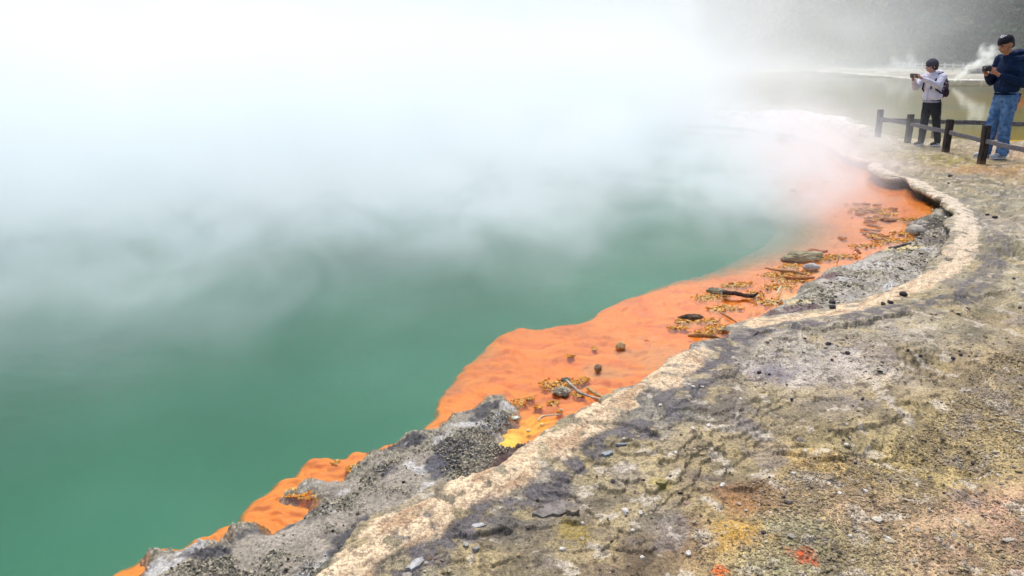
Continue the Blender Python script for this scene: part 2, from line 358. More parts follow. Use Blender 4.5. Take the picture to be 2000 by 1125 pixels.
# ---- lower shore shelves of knobbly grey sinter
def shelf_h(x, y, ds):
    lump = fbm(x * 6, y * 6, 500, 4); coral = sst(-.12, .22, fbm(x * 3.2 + 5, y * 3.2, 520, 4) + .45 * (1 - sst(.0, .10, ds)))
    f1, f2, cid = cell(x * 62, y * 62, 530); f3, _, c3 = cell(x * 27, y * 27, 531)
    nod = (.0105 * (1 - sst(0, .62, f1)) * (.4 + cid) + .011 * (1 - sst(0, .75, f3)) * (.3 + c3)) * coral
    h = WZ - .012 + .05 * (1 - np.exp(-np.maximum(ds, 0) / .06)) + .02 * lump * sst(0, .08, ds) + nod + .003 * fbm(x * 40, y * 40, 533, 3)
    return np.where(ds < 0, WZ - .012 + ds * 1.2 + nod * .6, h), coral, cid
def shelf(name, poly, a0, a1, na, r0, r1, near):
    x, y = polar(a0, a1, na, r0, r1, .0014)
    ds = sdf(x, y, poly) + .016 * fbm(x * 16, y * 16, 540, 4)
    h, coral, cid = shelf_h(x, y, ds)
    dl = sdf(x, y, LAND)
    if not near:
        h = h + (-.012) * (1 - sst(.2, .6, ds)) + .04 * sst(.1, .7, ds)
    n = fbm(x * 8, y * 8, 550, 4); n2 = fbm(x * 60, y * 60, 551, 2)
    mud = srgb_np([172, 162, 146]) * (1 + .3 * n[..., None]) if near else srgb_np([188, 180, 166]) * (1 + .35 * n[..., None])
    crl = srgb_np([176, 168, 148]) * (.35 + 1.1 * cid[..., None])
    k = coral[..., None]; c = mud * (1 - k) + crl * k
    q = sst(.08, .4, fbm(x * 4.5, y * 4.5, 560, 4))[..., None] * (.85 if near else .35); c = c * (1 - q) + srgb_np([78, 78, 86]) * (.6 + .8 * cid[..., None]) * q
    q = sst(.2, .42, fbm(x * 5, y * 5, 565, 4))[..., None]; c = c * (1 - .7 * q) + srgb_np([222, 219, 214]) * .7 * q
    edge = (1 - sst(.0, .035, ds))[..., None] * sst(-.2, .3, fbm(x * 5, y * 5, 570, 3))[..., None]
    c = c * (1 - .85 * edge) + srgb_np([190, 124, 40]) * .85 * edge
    spots = ((1010,880,.13,(84,58,58)),(985,905,.09,(96,70,66)),(985,830,.05,(110,92,74)),(900,880,.12,(80,80,90)),(860,915,.1,(84,84,94))) if near else \
        ((1570,600,.16,(104,76,80)),(1620,535,.14,(112,84,86)),(1520,612,.12,(110,84,84)),(1790,440,.25,(96,76,78)),(1820,425,.3,(70,68,56)),(1835,470,.25,(96,84,80)),(1840,440,.2,(60,58,48)),(1560,555,.2,(120,116,96)),(1700,520,.25,(196,190,182)),(1560,585,.1,(226,210,160)),(1750,480,.2,(228,205,140)))
    for sx, sy, rr, cs in spots:
        gx, gy = P(sx, sy, -.09); dd = np.hypot(x - gx, y - gy) / rr + .8 * fbm(x * 12, y * 12, 580, 4)
        kk = (1 - sst(.5, 1.1, dd))[..., None] * .85; c = c * (1 - kk) + srgb_np(cs) * (.7 + .6 * cid[..., None]) * kk
    c = np.clip(c * (1 + .35 * n2[..., None]) * .69, .01, .8)
    V = np.stack([x, y, h], -1).reshape(-1, 3)
    Vc, Fc, Cc = compact(V, grid_faces(*x.shape, (ds > -.12) & (dl < .16 if near else dl < .45)), c.reshape(-1, 3))
    o = link(name, np_mesh(name, Vc, Fc, Cc), attr_mat(name, fine=380, mid=120, var=.5, bstr=.8)); tag(o, kind='structure'); return o
shelf('shore', sh1, -40, 8, 1150, 1.6, 4.4, True)
shelf('beach', sh2, 10, 34, 760, 3.6, 10.5, False)

# ---- rim lip: an overhanging crust along the ground's edge
def ribbon(name, px, dark):
    base = smooth_line(PL(px), n=4)
    pts = [base[0]]
    for a, b in zip(base[:-1], base[1:]):
        L = np.linalg.norm(b - a); k = max(1, int(L / (.0018 * np.hypot(*a))))
        k = min(k, 60)
        pts += [a + (b - a) * t for t in np.arange(1, k + 1) / k]
    pts = np.array(pts); s = np.concatenate([[0], np.cumsum(np.linalg.norm(np.diff(pts, axis=0), axis=1))])
    tg = np.gradient(pts, axis=0); 
    ker = 9; tg = np.stack([np.convolve(np.pad(tg[:, i], ker, 'edge'), np.ones(2 * ker + 1) / (2 * ker + 1), 'valid') for i in (0, 1)], 1)
    tg /= np.linalg.norm(tg, axis=1)[:, None] + 1e-9
    nrm = np.stack([tg[:, 1], -tg[:, 0]], 1)        # to the right of travel = land side
    prof = np.array([(.125,-.006),(.10,.001),(.07,.003),(.04,.003),(.015,.0),(.0,-.006),(-.008,-.016),(-.008,-.03),(.002,-.042),(.03,-.055),(.055,-.075),(.066,-.10),(.07,-.13),(.072,-.30)])
    pf = smooth_line(prof, n=3); 
    S, K = len(pts), len(pf)
    off = pf[:, 0][None, :].repeat(S, 0); z = pf[:, 1][None, :].repeat(S, 0).copy()
    jag = .022 * fbm(s * 7, s * 0 + .37, 601, 5, .6)[:, None] + .009 * fbm(s * 45, s * 0 + 2.41, 602, 3)[:, None]
    wob = sst(.115, .06, pf[:, 0])[None, :]
    off = off + jag * wob + .009 * fbm(s[:, None] * 22 + 0 * z, z * 45, 603, 4) * (1 - sst(.06, .1, pf[:, 0])[None, :])
    x = pts[:, 0][:, None] + nrm[:, 0][:, None] * off; y = pts[:, 1][:, None] + nrm[:, 1][:, None] * off
    top = (np.arange(K) < 22)[None, :]
    up = ground_height(x, y, np.full(x.shape, .1)) * sst(0, .25, np.maximum(off, 0)) + .006 + .008 * ground_masks(x, y)[0] + .006 * fbm(x * 18, y * 18, 411, 4)
    z = z + up * sst(-.05, -.005, z)
    z = z - .10 * (1 - sst(0, .55, s))[:, None] - .10 * (1 - sst(0, .45, s[-1] - s))[:, None]
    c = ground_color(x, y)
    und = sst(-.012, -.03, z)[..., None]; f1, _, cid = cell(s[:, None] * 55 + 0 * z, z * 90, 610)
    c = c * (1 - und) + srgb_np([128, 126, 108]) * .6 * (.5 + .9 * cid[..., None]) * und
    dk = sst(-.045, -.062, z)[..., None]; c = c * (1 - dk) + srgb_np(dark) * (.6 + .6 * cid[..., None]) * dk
    V = np.stack([x, y, z], -1).reshape(-1, 3)
    F = grid_faces(S, K)
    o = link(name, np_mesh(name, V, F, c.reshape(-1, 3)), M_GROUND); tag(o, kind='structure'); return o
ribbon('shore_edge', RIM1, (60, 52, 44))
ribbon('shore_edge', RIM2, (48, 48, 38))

# ---- lake bed: the flooded orange ledge with lobed edge
x, y = polar(-44, 36, 1150, 1.6, 24, .002)
de = sdf(x, y, ledge); near = 1 - sst(5, 9, np.hypot(x, y))
de = de + (.012 * fbm(x * 10, y * 10, 700, 3)) * near
dsh = np.maximum(sdf(x, y, sh1), sdf(x, y, sh2))
ca, sa = .57, .82; u = x * ca + y * sa; v = -x * sa + y * ca
wx = x + .06 * fbm(x * 5, y * 5, 705, 3); wy = y + .06 * fbm(x * 5, y * 5, 706, 3)
bil = np.abs(gnoise(wx * 5.5, wy * 9, 710)) * .6 + np.abs(gnoise(wx * 12, wy * 21, 711)) * .3 + np.abs(gnoise(wx * 28, wy * 40, 712)) * .12
f1, f2, cid = cell(wx * 8, wy * 12, 713); puff = 1 - f1 ** 2
edge = np.clip(de / .10, -3, 1)
h = -.163 + np.where(edge > 0, .030 * (1 - (1 - np.clip(edge, 0, 1)) ** 2), edge * .10) + (.050 * bil + .012 * puff - .032) * sst(-.02, .05, de)
h = np.minimum(h, WZ - .004)
# crust patches that break the surface: (px, py, half-length m, half-width m, angle)
PATCH = [(1392,578,.17,.055,.55),(1440,556,.14,.045,.3),(1400,603,.07,.04,.2),(1345,626,.10,.035,.1),(1325,640,.06,.02,0),(1085,752,.075,.05,.3),(1120,748,.04,.03,0),(1115,695,.02,.012,0),(1161,681,.012,.012,0),
 (1138,742,.04,.02,.8),(1080,787,.03,.02,0),(1132,770,.03,.02,0),(1390,625,.06,.03,.3),(1405,640,.08,.04,.2),(1380,648,.07,.025,.1),(1430,600,.08,.04,.2),(1470,575,.10,.05,.3),(1500,590,.10,.05,.3),(1520,560,.14,.05,.3),(1540,545,.14,.06,.3),(1520,535,.16,.05,.3),(1560,533,.1,.05,.3),
 (1545,520,.10,.04,.2),(1600,505,.16,.045,.2),(1640,500,.16,.04,.2),(1690,480,.14,.04,.2),(1720,462,.12,.05,.2),(1745,470,.2,.05,.2),(1700,410,.2,.07,.1),(1720,427,.16,.06,.1),(1735,418,.1,.04,.1),(1760,428,.15,.04,.1),(1770,455,.15,.05,.1),
 (690,915,.03,.018,.3),(655,903,.02,.012,0),(600,968,.035,.02,.2),(585,962,.04,.02,.5),(1015,790,.05,.018,.3),(1035,778,.02,.012,0),(1050,795,.02,.01,0),(1092,803,.012,.01,0),(1010,783,.03,.015,0),(570,962,.03,.02,0)]
pk = np.zeros(x.shape)
for (px, py, a, b_, an) in PATCH:
    gx, gy = P(px, py, WZ); c_, s_ = math.cos(an), math.sin(an)
    dx, dy = x - gx, y - gy
    k = a * 3
    m = (np.abs(dx) < k) & (np.abs(dy) < k)
    b2 = max(b_ * 1.5, .012)
    q = np.hypot((dx[m] * c_ + dy[m] * s_) / a, (-dx[m] * s_ + dy[m] * c_) / b2)
    pk[m] = np.maximum(pk[m], 1 - sst(.45, 1.25, q))
f1, _, cid = cell(x * 75, y * 75, 720); f3, _, c3 = cell(x * 30, y * 30, 721)
rag = fbm(x * 22, y * 22, 722, 4)
em = sst(.28, .55, pk * (.75 + .9 * rag) ) * (pk > .02)
em = sst(.12, .6, pk * (.8 + .8 * rag)) * (pk > .02)
h = h + em * (WZ - .003 - h) + em * (.006 * (1 - sst(0, .6, f1)) * (.3 + cid) + .006 * (1 - sst(0, .7, f3)) * c3)
# pale shallow flat round the inner shore
sh = sst(-.25, .0, dsh)[..., None]
n = fbm(x * 3, y * 3, 730, 4)[..., None]
c = srgb_np([236, 138, 16]) * (1 + .18 * n)
q = sst(.0, .45, fbm(wx * 4, wy * 11, 733, 4))[..., None]; c = c * (1 - .55 * q) + srgb_np([214, 104, 26]) * .55 * q
q = sst(.05, .5, fbm(wx * 2.2, wy * 7, 735, 4))[..., None]; c = c * (1 - .5 * q) + srgb_np([236, 158, 72]) * .5 * q
gold = sst(-.22, .0, dsh)[..., None] * .55; c = c * (1 - gold) + srgb_np([246, 150, 26]) * gold
for sx, sy, rr, cs in ((1010,845,.12,(240,178,30)),(1000,858,.05,(232,214,90)),(1030,828,.05,(236,140,24)),(985,868,.09,(240,215,70)),(1050,835,.09,(246,178,24)),(930,690,.16,(214,140,66)),(880,760,.10,(208,130,62)),(1280,700,.26,(214,146,74)),(1180,730,.14,(206,146,80)),(1560,590,.2,(242,200,120)),(1760,450,.35,(236,150,30)),(1600,530,.2,(226,150,50))):
    gx, gy = P(sx, sy, -.15); dd = np.hypot(x - gx, y - gy) / rr + .5 * fbm(x * 6, y * 6, 740, 4)
    k = (1 - sst(.4, 1.2, dd))[..., None] * .85; c = c * (1 - k) + srgb_np(cs) * k
crease = (1 - sst(0, .05, bil))[..., None] * .62; c = c * (1 - crease) + srgb_np([180, 78, 24]) * crease
deepc = srgb_np([92, 116, 70]); fz = sst(4.9, 7.6, np.hypot(x, y)); k = (1 - sst(-.02, 1, (de + .012 * fbm(x * 20, y * 20, 745, 3)) / (.022 + .8 * fz)))[..., None] * (.9 + 0 * fz[..., None])
deepc = deepc * (1 - fz[..., None]) + srgb_np([53, 114, 87]) / .80 * fz[..., None]; c = c * (1 - k) + deepc * k
crust = srgb_np([204, 158, 82]) * (.35 + 1.0 * cid[..., None]); q = sst(.0, .3, rag)[..., None]; crust = crust * (1 - q * .6) + srgb_np([222, 200, 140]) * q * .6
q = sst(.25, .5, fbm(x * 9, y * 9, 750, 3))[..., None]; crust = crust * (1 - q * .7) + srgb_np([170, 88, 36]) * q * .7
k = em[..., None]; c = c * (1 - k) + crust * k
c = np.clip(c * .80, .01, .85)
V = np.stack([x, y, h], -1).reshape(-1, 3)
Vc, Fc, Cc = compact(V, grid_faces(*x.shape, (de > -.2) & (D[0, 0] < 99)), c.reshape(-1, 3))
bed = link('lake_bed', np_mesh('lake_bed', Vc, Fc, Cc), attr_mat('orange_mat', fine=220, mid=40, var=.12, bstr=.25, rough=.7)); tag(bed, kind='structure')

# ---- water
def sheet(name, pts, z, mat):
    ar = sum(pts[i][0] * pts[(i + 1) % len(pts)][1] - pts[(i + 1) % len(pts)][0] * pts[i][1] for i in range(len(pts)))
    if ar < 0: pts = pts[::-1]
    me = bpy.data.meshes.new(name); me.from_pydata([(a, b, z) for a, b in pts], [], [list(range(len(pts)))]); me.update()
    o = link(name, me, mat); tag(o, kind='structure'); return o
b = NB('turbid_water'); v = b.obj()
b.principled(b.mix(b.ss(b.noise(v, .5, 4), .3, .7), srgb(44, 106, 78), srgb(62, 122, 96)), .9, .0); M_TURB = b.m
def water_mat(name, ripple, rings=(), tint=(1, 1, 1), dist=.004, sc1=7.0):
    b = NB(name); v = b.obj()
    mp = b.n('Mapping'); b.L(v, mp.inputs[0]); mp.inputs['Scale'].default_value = (1, 1.5, 1)
    h = b.math('ADD', b.math('MULTIPLY', b.noise(mp.outputs[0], sc1, 3), 1.0), b.math('MULTIPLY', b.noise(mp.outputs[0], sc1 * 5, 2), .12))
    h = b.math('MULTIPLY', h, ripple)
    sx = b.n('SeparateXYZ'); b.L(v, sx.inputs[0])
    for cx, cyy, rad, wl, amp in rings:
        dx = b.math('SUBTRACT', sx.outputs[0], cx); dy = b.math('SUBTRACT', sx.outputs[1], cyy)
        r = b.math('SQRT', b.math('ADD', b.math('MULTIPLY', dx, dx), b.math('MULTIPLY', dy, dy)))
        env = b.math('MULTIPLY', b.ss(r, rad * .45, rad * .8), b.ss(r, rad * .95, rad * 1.1, 1, 0))
        h = b.math('ADD', h, b.math('MULTIPLY', b.math('MULTIPLY', b.math('SINE', b.math('MULTIPLY', r, 6.283 / wl)), env), amp))
    nm = b.bump(h, 1.0, dist)
    fr = b.n('Fresnel'); fr.inputs[0].default_value = 1.33; b.L(nm, fr.inputs['Normal'])
    gl = b.n('BsdfGlossy'); gl.inputs['Roughness'].default_value = .04; b.L(nm, gl.inputs['Normal'])
    tr = b.n('BsdfTransparent'); tr.inputs[0].default_value = (*tint, 1)
    mx = b.n('MixShader'); b.L(fr.outputs[0], mx.inputs[0]); b.L(tr.outputs[0], mx.inputs[1]); b.L(gl.outputs[0], mx.inputs[2])
    b.L(mx.outputs[0], b.out.inputs['Surface']); return b.m
rings = [(*P(1490, 378, WZ), .8, .10, .10), (*P(690, 770, WZ), .33, .05, .05), (*P(780, 765, WZ), .14, .03, .04)]
sheet('water', [(-60, -2), (26, -2), (26, 24), (-60, 24)], -0.172, M_TURB).name = 'lake_water'
LAKE = list(map(tuple, PL([(1500,253),(1551,260),(1593,268),(1650,288),(1720,300),(1800,330),(1930,380),(1990,520),(1900,640),(1500,700),(1200,830),(1000,960),(600,1200)], WZ))) + [(-2, .4), (-60, .4), (-60, 24)]
LAKE = [(2.2, 24), (2.6, 17.9), (5.2, 17.6)] + LAKE
sheet('water', LAKE, WZ, water_mat('lake_surface', .6, rings))
# second pond behind the land tongue
b = NB('pond_bed'); v = b.obj()
b.principled(b.mix(b.ss(b.noise(v, .12, 4), .35, .65), srgb(160, 138, 44), srgb(126, 124, 50)), .9, .0)
PZ = -.06
POND = [(2.6, 18.2), (6, 15), (70, 15), (70, 78), (-60, 78), (-60, 24.05), (2.3, 24.05)]
sheet('pond_bed', POND, PZ - .03, b.m)
sheet('pond_water', POND, PZ, water_mat('pond_surface', .5, sc1=2.2, dist=.004))

# ---- far shore, hill and the misty wood on it
gx, gy = np.meshgrid(np.linspace(-80, 110, 500), np.concatenate([np.linspace(40, 80, 260), np.linspace(81, 330, 90)]))
fs = np.array([P(a, b_, -.06) for a, b_ in ((1300,140),(1450,140),(1600,139),(1700,147),(1790,155),(1860,156),(1950,157),(2100,158),(2300,160))])
yy = np.interp(gx / np.maximum(gy, 1), fs[:, 0] / fs[:, 1], fs[:, 1])
dy = gy - yy + 1.2 * fbm(gx * .25, gy * .25, 800, 4)
h = -.16 + .15 * sst(-.8, 1.2, dy) + .14 * fbm(gx * .4, gy * .9, 801, 4) * sst(0, 4, dy) + .10 * sst(4, 14, dy)
hill = np.maximum(0, gy - 92 + .12 * (gx - 30))
h = h + np.minimum(hill, 200) * .34 * (1 + .25 * fbm(gx * .03, gy * .03, 802, 3)) * sst(0, 12, hill) + 1.2 * sst(0, 4, hill)
c = srgb_np([196, 190, 172]) * (1 + .35 * fbm(gx * .5, gy * 1.6, 803, 4)[..., None])
q = sst(.0, .3, fbm(gx * .2, gy * .9, 804, 4))[..., None]; c = c * (1 - .6 * q) + srgb_np([130, 124, 112]) * .6 * q
q = sst(1, 4, dy)[..., None] * sst(-.3, .2, fbm(gx * .15, gy * .6, 805, 3))[..., None]; c = c * (1 - .5 * q) + srgb_np([150, 148, 128]) * .5 * q
q = (np.exp(-(dy - .3) ** 2 / .3))[..., None]; c = c * (1 - q) + srgb_np([240, 238, 226]) * q
q = sst(0, 3, hill)[..., None]; c = c * (1 - q) + srgb_np([70, 74, 48]) * q
V = np.stack([gx, gy, h], -1).reshape(-1, 3)
rr = grid_faces(*gx.shape, dy > -1.2)
Vc, Fc, Cc = compact(V, rr, np.clip(c * .75, .01, .8).reshape(-1, 3))
tag(link('far_shore', np_mesh('far_shore', Vc, Fc, Cc), attr_mat('far_ground', fine=6, mid=1.5, bumpd=.08, var=.35)), kind='structure')
def far_h(px, py):
    return float(np.interp(0, [0], [0]))
rng = np.random.default_rng(5)
def hill_z(X_, Y_):
    hl = np.maximum(0, Y_ - 92 + .12 * (X_ - 30))
    return .1 + np.minimum(hl, 200) * .34 * (1 + .25 * fbm(X_ * .03, Y_ * .03, 802, 3)) * sst(0, 12, hl) + 1.2 * sst(0, 4, hl)
Vs, Cs = [], []
cr_cols = [(62,88,48),(74,94,52),(46,74,44),(90,90,54),(62,94,62),(98,102,60)]
for k in range(900):
    ty = 93 + 70 * rng.random() ** 1.5; tx = rng.uniform(.10, .80) * ty
    ty -= .12 * (tx - 30)
    tz = float(hill_z(np.array([tx]), np.array([ty]))[0])
    Hh = rng.uniform(2.4, 8.5) * (.6 if ty < 97 else 1); Rr = Hh * rng.uniform(.32, .55)
    nl = 7; nq = int(420 if ty < 125 else 200)
    cen = rng.normal(0, .42, (nl, 3)) * [Rr, Rr, Hh * .30] + [0, 0, Hh * .58]
    rad = rng.uniform(.35, .6, nl) * Rr
    w_ = rng.integers(0, nl, nq); dr = rng.normal(0, 1, (nq, 3)); dr /= np.linalg.norm(dr, axis=1)[:, None]
    p = cen[w_] + dr * (rad[w_] * rng.uniform(.75, 1.08, nq))[:, None] + [tx, ty, tz]
    s_ = rng.uniform(.12, .30, nq)[:, None]
    a = rng.normal(0, 1, (nq, 3)); a /= np.linalg.norm(a, axis=1)[:, None]; bq = np.cross(a, rng.normal(0, 1, (nq, 3))); bq /= np.linalg.norm(bq, axis=1)[:, None]
    q4 = np.stack([p - a * s_ - bq * s_ * .6, p + a * s_ - bq * s_ * .6, p + a * s_ + bq * s_ * .6, p - a * s_ + bq * s_ * .6], 1).reshape(-1, 3)
    Vs.append(q4); col = srgb_np(cr_cols[rng.integers(0, 6)]) * rng.uniform(.5, 1.5)
    Cs.append((col * rng.uniform(.7, 1.35, nl)[w_][:, None] * rng.uniform(.88, 1.12, (nq, 1))).repeat(4, 0))
Vs = np.concatenate(Vs); Cs = np.concatenate(Cs)
wood = link('wood', np_mesh('wood', Vs, np.arange(len(Vs)).reshape(-1, 4), np.clip(Cs * .75, 0, .6), False), attr_mat('foliage', fine=9, mid=3, bumpd=.01, var=.2))
tag(wood, 'misty dull green wood of bushes and small trees covering the far hillside', 'wood', kind='stuff')

# ---- steam: one dense bank over the lake, thinner drifts over the pond, a jet at the far shore
def box(name, lo, hi, mat):
    me = bpy.data.meshes.new(name); bm = bmesh.new(); bmesh.ops.create_cube(bm, size=1)
    for v_ in bm.verts: v_.co = Vector([lo[i] + (v_.co[i] + .5) * (hi[i] - lo[i]) for i in range(3)])
    bm.to_mesh(me); bm.free(); return link(name, me, mat)
def vol_out(b, dens, aniso=.35, col=(.950, .985, 1)):
    pv = b.n('VolumePrincipled'); pv.inputs['Color'].default_value = (*col, 1); pv.inputs['Anisotropy'].default_value = aniso
    b.L(dens, pv.inputs['Density']); b.L(pv.outputs[0], b.out.inputs['Volume'])
b = NB('steam_bank'); v = b.obj(); sx = b.n('SeparateXYZ'); b.L(v, sx.inputs[0]); x_, y_, z_ = sx.outputs
m = b.math
mp = b.n('Mapping'); b.L(v, mp.inputs[0]); mp.inputs['Scale'].default_value = (.34, .26, .5)
n1 = b.noise(mp.outputs[0], 1.0, 3, .55, .3)
ds_ = m('ADD', m('MULTIPLY', m('SUBTRACT', x_, .42), -.82), m('MULTIPLY', m('SUBTRACT', y_, 3.4), .57))
ds_ = m('ADD', ds_, m('MULTIPLY', m('SUBTRACT', n1, .5), 3.5))
az = m('DIVIDE', x_, m('MAXIMUM', y_, .5)); az = m('ADD', az, m('MULTIPLY', m('SUBTRACT', n1, .5), .22))
lakep = m('ADD', m('MULTIPLY', m('MULTIPLY', b.ss(ds_, 1.4, 8.0), b.ss(az, .18, .34, 1, .06)), .30), m('MULTIPLY', m('MULTIPLY', b.ss(ds_, .5, 3.4), b.ss(y_, 9, 14, 1, 0)), m('ADD', b.ss(az, -.6, 0, .12, 0), .20)))
wall = m('MULTIPLY', m('MULTIPLY', b.ss(y_, 8.5, 18.0), b.ss(az, .15, .27, 1, 0)), .42)
drift = m('MULTIPLY', m('MULTIPLY', m('MULTIPLY', b.ss(y_, 4.8, 8.8), b.ss(y_, 10.5, 15, 1, .04)), b.ss(az, .34, .56, 1, 0)), m('MULTIPLY', b.ss(z_, .2, 1.0, 1, .03), .50))
nf = m('MULTIPLY', b.ss(n1, .30, .66, .3, 1.6), b.ss(b.noise(mp.outputs[0], 3.6, 4, .62, 1.1), .34, .66, .12, 2.0))
dens = m('MULTIPLY', m('ADD', m('ADD', lakep, wall), drift), nf)
dens = m('MULTIPLY', m('MULTIPLY', dens, b.ss(y_, 2.2, 4.5)), b.ss(z_, .5, 2.5, 1, .08))
vol_out(b, dens, .2); b.m.cycles.volume_step_rate = .3
STH = 2.7
plan = [(-24, 2.2), (-1.2, 2.2), (.6, 3.2), (2.2, 5.0), (4.6, 8.2), (8.0, 13), (9.0, 17), (12.5, 25), (-24, 25)]
bm = bmesh.new(); lo_ = [bm.verts.new((*p, WZ + .005)) for p in plan]; hi_ = [bm.verts.new((*p, STH)) for p in plan]; k = len(plan)
bm.faces.new(lo_[::-1]); bm.faces.new(hi_)
for i in range(k): bm.faces.new((lo_[i], lo_[(i + 1) % k], hi_[(i + 1) % k], hi_[i]))
me = bpy.data.meshes.new('steam'); bm.to_mesh(me); bm.free()
st = link('steam', me, b.m); tag(st, 'thick white steam bank rising off the hot green lake', 'steam', kind='stuff')

b = NB('steam_drift'); v = b.obj(); sx = b.n('SeparateXYZ'); b.L(v, sx.inputs[0]); x_, y_, z_ = sx.outputs; m = b.math
mp = b.n('Mapping'); b.L(v, mp.inputs[0]); mp.inputs['Scale'].default_value = (.10, .06, .16)
n1 = b.noise(mp.outputs[0], 1.0, 4, .55, .4)
az = m('ADD', m('DIVIDE', x_, m('MAXIMUM', y_, .5)), m('MULTIPLY', m('SUBTRACT', n1, .5), .22))
dens = m('MULTIPLY', m('ADD', b.ss(az, .26, .68, .017, .0020), m('ADD', m('MULTIPLY', b.ss(az, .16, .25, 1, 0), .12), m('MULTIPLY', m('MULTIPLY', b.ss(z_, 0, 2.4, 1, 0), b.ss(az, .33, .56, 1, 0)), .012))), b.ss(n1, .34, .64, .25, 1.8))
dens = m('MULTIPLY', dens, b.ss(z_, 2.5, 15, 1.0, .04))
vol_out(b, dens); b.m.cycles.volume_step_rate = .35
st = box('steam', (-30, 25.3, .0), (75, 90, 16), b.m); tag(st, 'thin pale steam drifting over the olive pond behind the fence', 'steam', kind='stuff')

def plume(base, tip, r0, r1, d, label, nsc=1.2, seed=0):
    b = NB('steam_jet'); v = b.obj(); m = b.math
    B = Vector(base); T = Vector(tip); A = T - B; L = A.length; A.normalize()
    nv = b.n('TexNoise'); b.L(v, nv.inputs['Vector']); nv.inputs['Scale'].default_value = nsc; nv.inputs['Detail'].default_value = 4
    off = b.n('VectorMath', operation='SUBTRACT'); b.L(nv.outputs['Color'], off.inputs[0]); off.inputs[1].default_value = (.5, .5, .5)
    q = b.n('VectorMath', operation='SUBTRACT'); b.L(v, q.inputs[0]); q.inputs[1].default_value = B
    dt = b.n('VectorMath', operation='DOT_PRODUCT'); b.L(q.outputs[0], dt.inputs[0]); dt.inputs[1].default_value = A
    t = m('DIVIDE', dt.outputs['Value'], L)
    sc_ = b.n('VectorMath', operation='SCALE'); b.L(off.outputs[0], sc_.inputs[0]); b.L(m('MULTIPLY', m('MAXIMUM', t, .1), r1 * 4.2), sc_.inputs['Scale'])
    q2 = b.n('VectorMath', operation='ADD'); b.L(q.outputs[0], q2.inputs[0]); b.L(sc_.outputs[0], q2.inputs[1])
    cr = b.n('VectorMath', operation='CROSS_PRODUCT'); b.L(q2.outputs[0], cr.inputs[0]); cr.inputs[1].default_value = A
    ln = b.n('VectorMath', operation='LENGTH'); b.L(cr.outputs[0], ln.inputs[0])
    rad = m('ADD', m('MULTIPLY', t, r1 - r0), r0)
    rel = m('DIVIDE', ln.outputs['Value'], m('MAXIMUM', rad, .05))
    dens = m('MULTIPLY', b.ss(rel, .2, 1.0, 1, 0), m('MULTIPLY', b.ss(t, -.03, .04), b.ss(t, .65, 1.0, 1, 0)))
    fine = b.ss(b.noise(v, nsc * 2.2, 4), .35, .62, .1, 1.5)
    vol_out(b, m('MULTIPLY', m('MULTIPLY', dens, fine), d)); b.m.cycles.volume_step_rate = .25
    e = r1 * 2
    lo = [min(B[i], T[i]) - e for i in range(3)]; hi = [max(B[i], T[i]) + e for i in range(3)]; lo[2] = .0
    st = box('steam', lo, hi, b.m); tag(st, label, 'steam', kind='stuff')
f_ = lambda px, py, y: Vector(((px - 1000) / FPX * y / (CP + (562.5 - py) / FPX * SP), y, CAMZ + y * (-SP + (562.5 - py) / FPX * CP) / (CP + (562.5 - py) / FPX * SP)))
plume(f_(1862, 157, 44), f_(1962, 92, 44), .15, .75, 3.2, 'small white steam jet leaning right beside the man in the navy jacket', 1.1)
plume(f_(1695, 142, 62), f_(1800, 120, 62), .3, 1.3, .55, 'pale steam puff rising from the far shore left of the woman', .7)

# ---- low timber fence
def bevel_box(bm, sx, sy, sz, mat=None, seed=0, bev=.006, div=6, jit=.003):
    r = bmesh.ops.create_cube(bm, size=1); vs = r['verts']
    for v_ in vs: v_.co = Vector((v_.co.x * sx, v_.co.y * sy, v_.co.z * sz))
    es = list({e for v_ in vs for e in v_.link_edges})
    res = bmesh.ops.bevel(bm, geom=es, offset=bev, segments=2, affect='EDGES')
    return vs
def timber(name, size, M, mat, parent, jit=.004, taper=0.0, seed=0, cuts=7):
    bm = bmesh.new(); r = bmesh.ops.create_cube(bm, size=1)
    for v_ in bm.verts: v_.co = Vector((v_.co.x * size[0], v_.co.y * size[1], v_.co.z * size[2]))
    ax = max(range(3), key=lambda i: size[i])
    bmesh.ops.bevel(bm, geom=bm.edges[:], offset=min(size) * .10, segments=2, affect='EDGES')
    for k in range(1, cuts):
        n_ = Vector((0, 0, 0)); n_[ax] = 1; co = n_ * (size[ax] * (k / cuts - .5))
        bmesh.ops.bisect_plane(bm, geom=bm.verts[:] + bm.edges[:] + bm.faces[:], plane_co=co, plane_no=n_)
    rr = random.Random(seed)
    ph = [rr.uniform(0, 6) for _ in range(6)]
    for v_ in bm.verts:
        t = v_.co[ax] / size[ax]
        for i in range(3):
            if i != ax:
                v_.co[i] *= 1 - taper * t
                v_.co[i] += jit * math.sin(t * 9 + ph[i]) + jit * .5 * math.sin(t * 23 + ph[i + 3]) + rr.uniform(-jit, jit) * .3
        v_.co[ax] += rr.uniform(-jit, jit) * .5
        v_.co = M @ v_.co
    me = bpy.data.meshes.new(name); bm.to_mesh(me); bm.free()
    for p in me.polygons: p.use_smooth = False
    return link(name, me, mat, parent)
